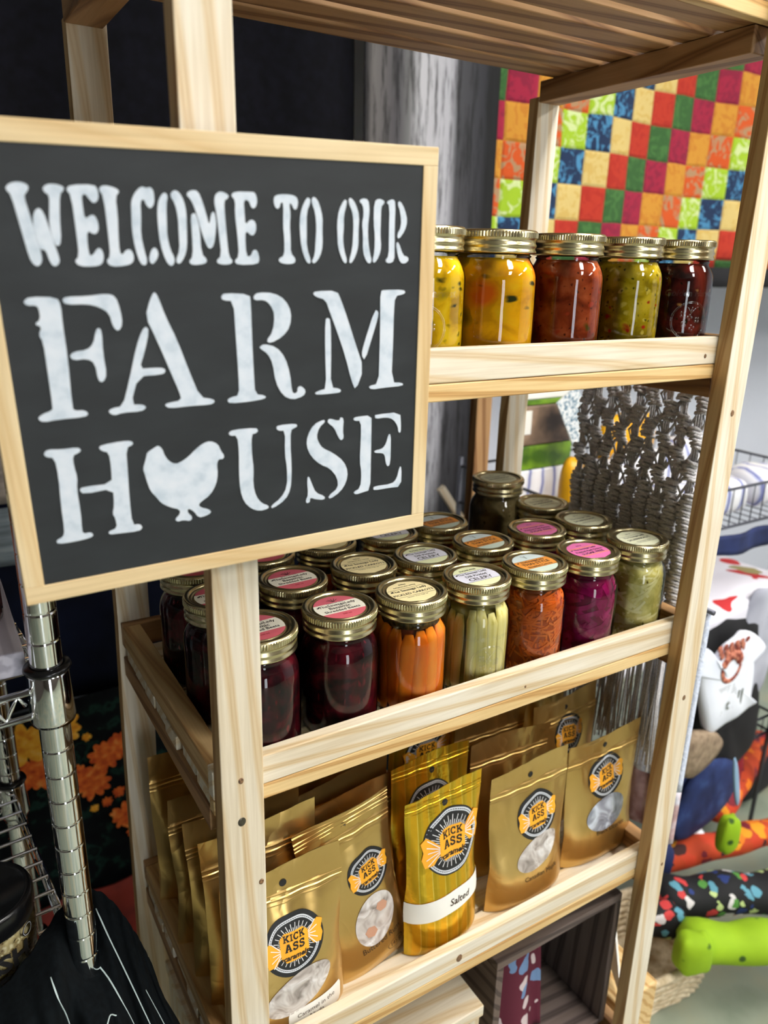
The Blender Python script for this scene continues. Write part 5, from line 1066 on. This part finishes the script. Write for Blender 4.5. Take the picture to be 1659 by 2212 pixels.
# granola jar
gj = thing('granola_jar', 'clear jar of pale flakes with black screw lid at bottom left', 'jar', (-.184, .150, -.2420))
MAT['flakes'] = flecks('pale_flakes', [(.3, rgb(150, 128, 80)), (.5, rgb(196, 178, 124)), (.7, rgb(226, 214, 168))], [(150, .45, rgb(232, 222, 180), 1), (180, .3, rgb(110, 84, 44), 1), (90, .2, rgb(100, 120, 40), 1)], .6)
o = MB(); o.lathe([(.001, 0), (.038, 0), (.042, .004), (.0425, .062), (.040, .068), (.038, .070)], 56); o.build('clear_body', 'glass', gj)
o = MB(); o.lathe([(.001, .002), (.037, .002), (.0405, .006), (.0408, .054), (.030, .058), (.001, .059)], 40); o.build('flakes', 'flakes', gj)['kind'] = 'stuff'
random.seed(4); o = MB()
for k in range(420):
    a, z_ = random.uniform(0, 2*pi), random.uniform(.006, .056); r_ = .0406; e_ = [random.uniform(-1, 1) for _ in range(3)]
    M_ = Matrix.Rotation(a, 4, 'Z') @ Matrix.Rotation(e_[0]*.8, 4, 'Y') @ Matrix.Rotation(e_[1], 4, 'X'); o.ball((r_*cos(a), r_*sin(a), z_), .0024, 6, 4, 0, (.25, 1, .7), M_)
o.build('flake_pieces', 'flakes', gj)['kind'] = 'stuff'
o = MB(); o.lathe([(.0425, .066), (.0435, .068), (.0438, .086), (.0425, .0895), (.040, .0905), (.0375, .0895), (.0365, .0875), (.001, .087)], 72); o.build('screw_lid', 'blackplastic', gj)
def cyl(p, R, a0, z0_): a = a0+p[0]/R; return (R*cos(a), R*sin(a), z0_+p[1])
o = MB()
for s, z_ in (('HASH', .040), ('BRO', .016)):
    vs, fs = text_poly(s, .0260, bold=.0010); o.add([cyl((p[0]-(.008 if s == 'BRO' else 0), p[1]), .0431, -1.52, z_) for p in vs], fs, 0, True)
q, fq = polar(.0068, .0045, 30, 1); o.add([cyl((p[0]+.022, p[1]), .0431, -1.22, .0590) for p in q], fq, 0, True)
q, fq = polar(.0058, .0054, 30, 1); o.add([cyl((p[0]+.022, p[1]), .0433, -1.22, .0590) for p in q], fq, 1, True)
o.build('jar_lettering', ['black', 'white'], gj)
# black towel with white lines
MAT['blacktowel'] = noisy('black_towel_cloth', [(.3, rgb(7, 10, 12)), (.7, rgb(14, 19, 22))], 30, 3, .95, .25, .002, co_scale=(8, 8, 1))
MAT['blacktowel'].node_tree.nodes['Principled BSDF'].inputs['Specular IOR Level'].default_value = .12
MAT['whiteline'] = plain('white_line_print', rgb(190, 206, 206), .7)
CT = [[(-.30, .10, -.285), (-.225, .095, -.240), (-.168, .098, -.205), (-.128, .122, -.182), (-.104, .140, -.176), (-.080, .128, -.185), (-.062, .104, -.215), (-.050, .094, -.255)],
      [(-.30, .06, -.31), (-.232, .052, -.270), (-.172, .052, -.232), (-.136, .062, -.205), (-.108, .112, -.226), (-.083, .098, -.225), (-.060, .078, -.255), (-.043, .080, -.290)],
      [(-.30, .03, -.36), (-.24, .040, -.34), (-.170, .030, -.305), (-.138, .058, -.275), (-.104, .046, -.262), (-.078, .062, -.285), (-.050, .056, -.320), (-.026, .070, -.350)],
      [(-.30, .02, -.45), (-.24, .035, -.44), (-.172, .018, -.42), (-.135, .055, -.40), (-.100, .022, -.395), (-.066, .052, -.40), (-.035, .030, -.42), (-.004, .052, -.44)],
      [(-.30, .02, -.58), (-.24, .035, -.58), (-.172, .010, -.58), (-.135, .055, -.58), (-.100, .012, -.58), (-.060, .050, -.58), (-.025, .020, -.58), (.010, .045, -.58)]]
def cr1(P, t):
    n = len(P)-1; t = max(0, min(.9999, t))*n; i = int(t); f_ = t-i; p = [Vector(P[max(0, min(n, i+k))]) for k in (-1, 0, 1, 2)]
    return .5*((2*p[1])+(p[2]-p[0])*f_+(2*p[0]-5*p[1]+4*p[2]-p[3])*f_**2+(3*p[1]-p[0]-3*p[2]+p[3])*f_**3)
def csurf(u, v, e=0):
    q = cr1([cr1(r_, u) for r_ in CT], v); k = .0040*sin(u*46+v*5)*min(1, v*2.5)+.0016*sin(u*97-v*9)
    return (q.x, q.y-k-e, q.z)
tw = thing('black_towel', 'black towel with thin white lines draped over the chrome rack corner', 'towel', (0, 0, 0))
o = MB(); o.grid(csurf, 110, 70); o.build('towel_cloth', 'blacktowel', tw, solid=.0012)
o = MB()
for L_ in ([(.40, .18), (.44, .34), (.47, .52), (.50, .62), (.53, .80)], [(.66, .10), (.74, .28), (.80, .45), (.86, .70), (.90, .95)], [(.58, .26), (.66, .36), (.72, .50), (.76, .70), (.80, .9)], [(.45, .70), (.50, .60), (.56, .50), (.64, .46)],
           [(.49, .50), (.51, .62), (.53, .74)], [(.22, .4), (.24, .6), (.22, .85)], [(.84, .30), (.90, .5), (.96, .75)]):
    pts = [csurf(*[cr1([(a, b_, 0) for a, b_ in L_], k/30)[c_] for c_ in (0, 1)], .0014) for k in range(31)]; o.tube(pts, .0009, 6, flat=.5)
o.build('white_lines', 'whiteline', tw)
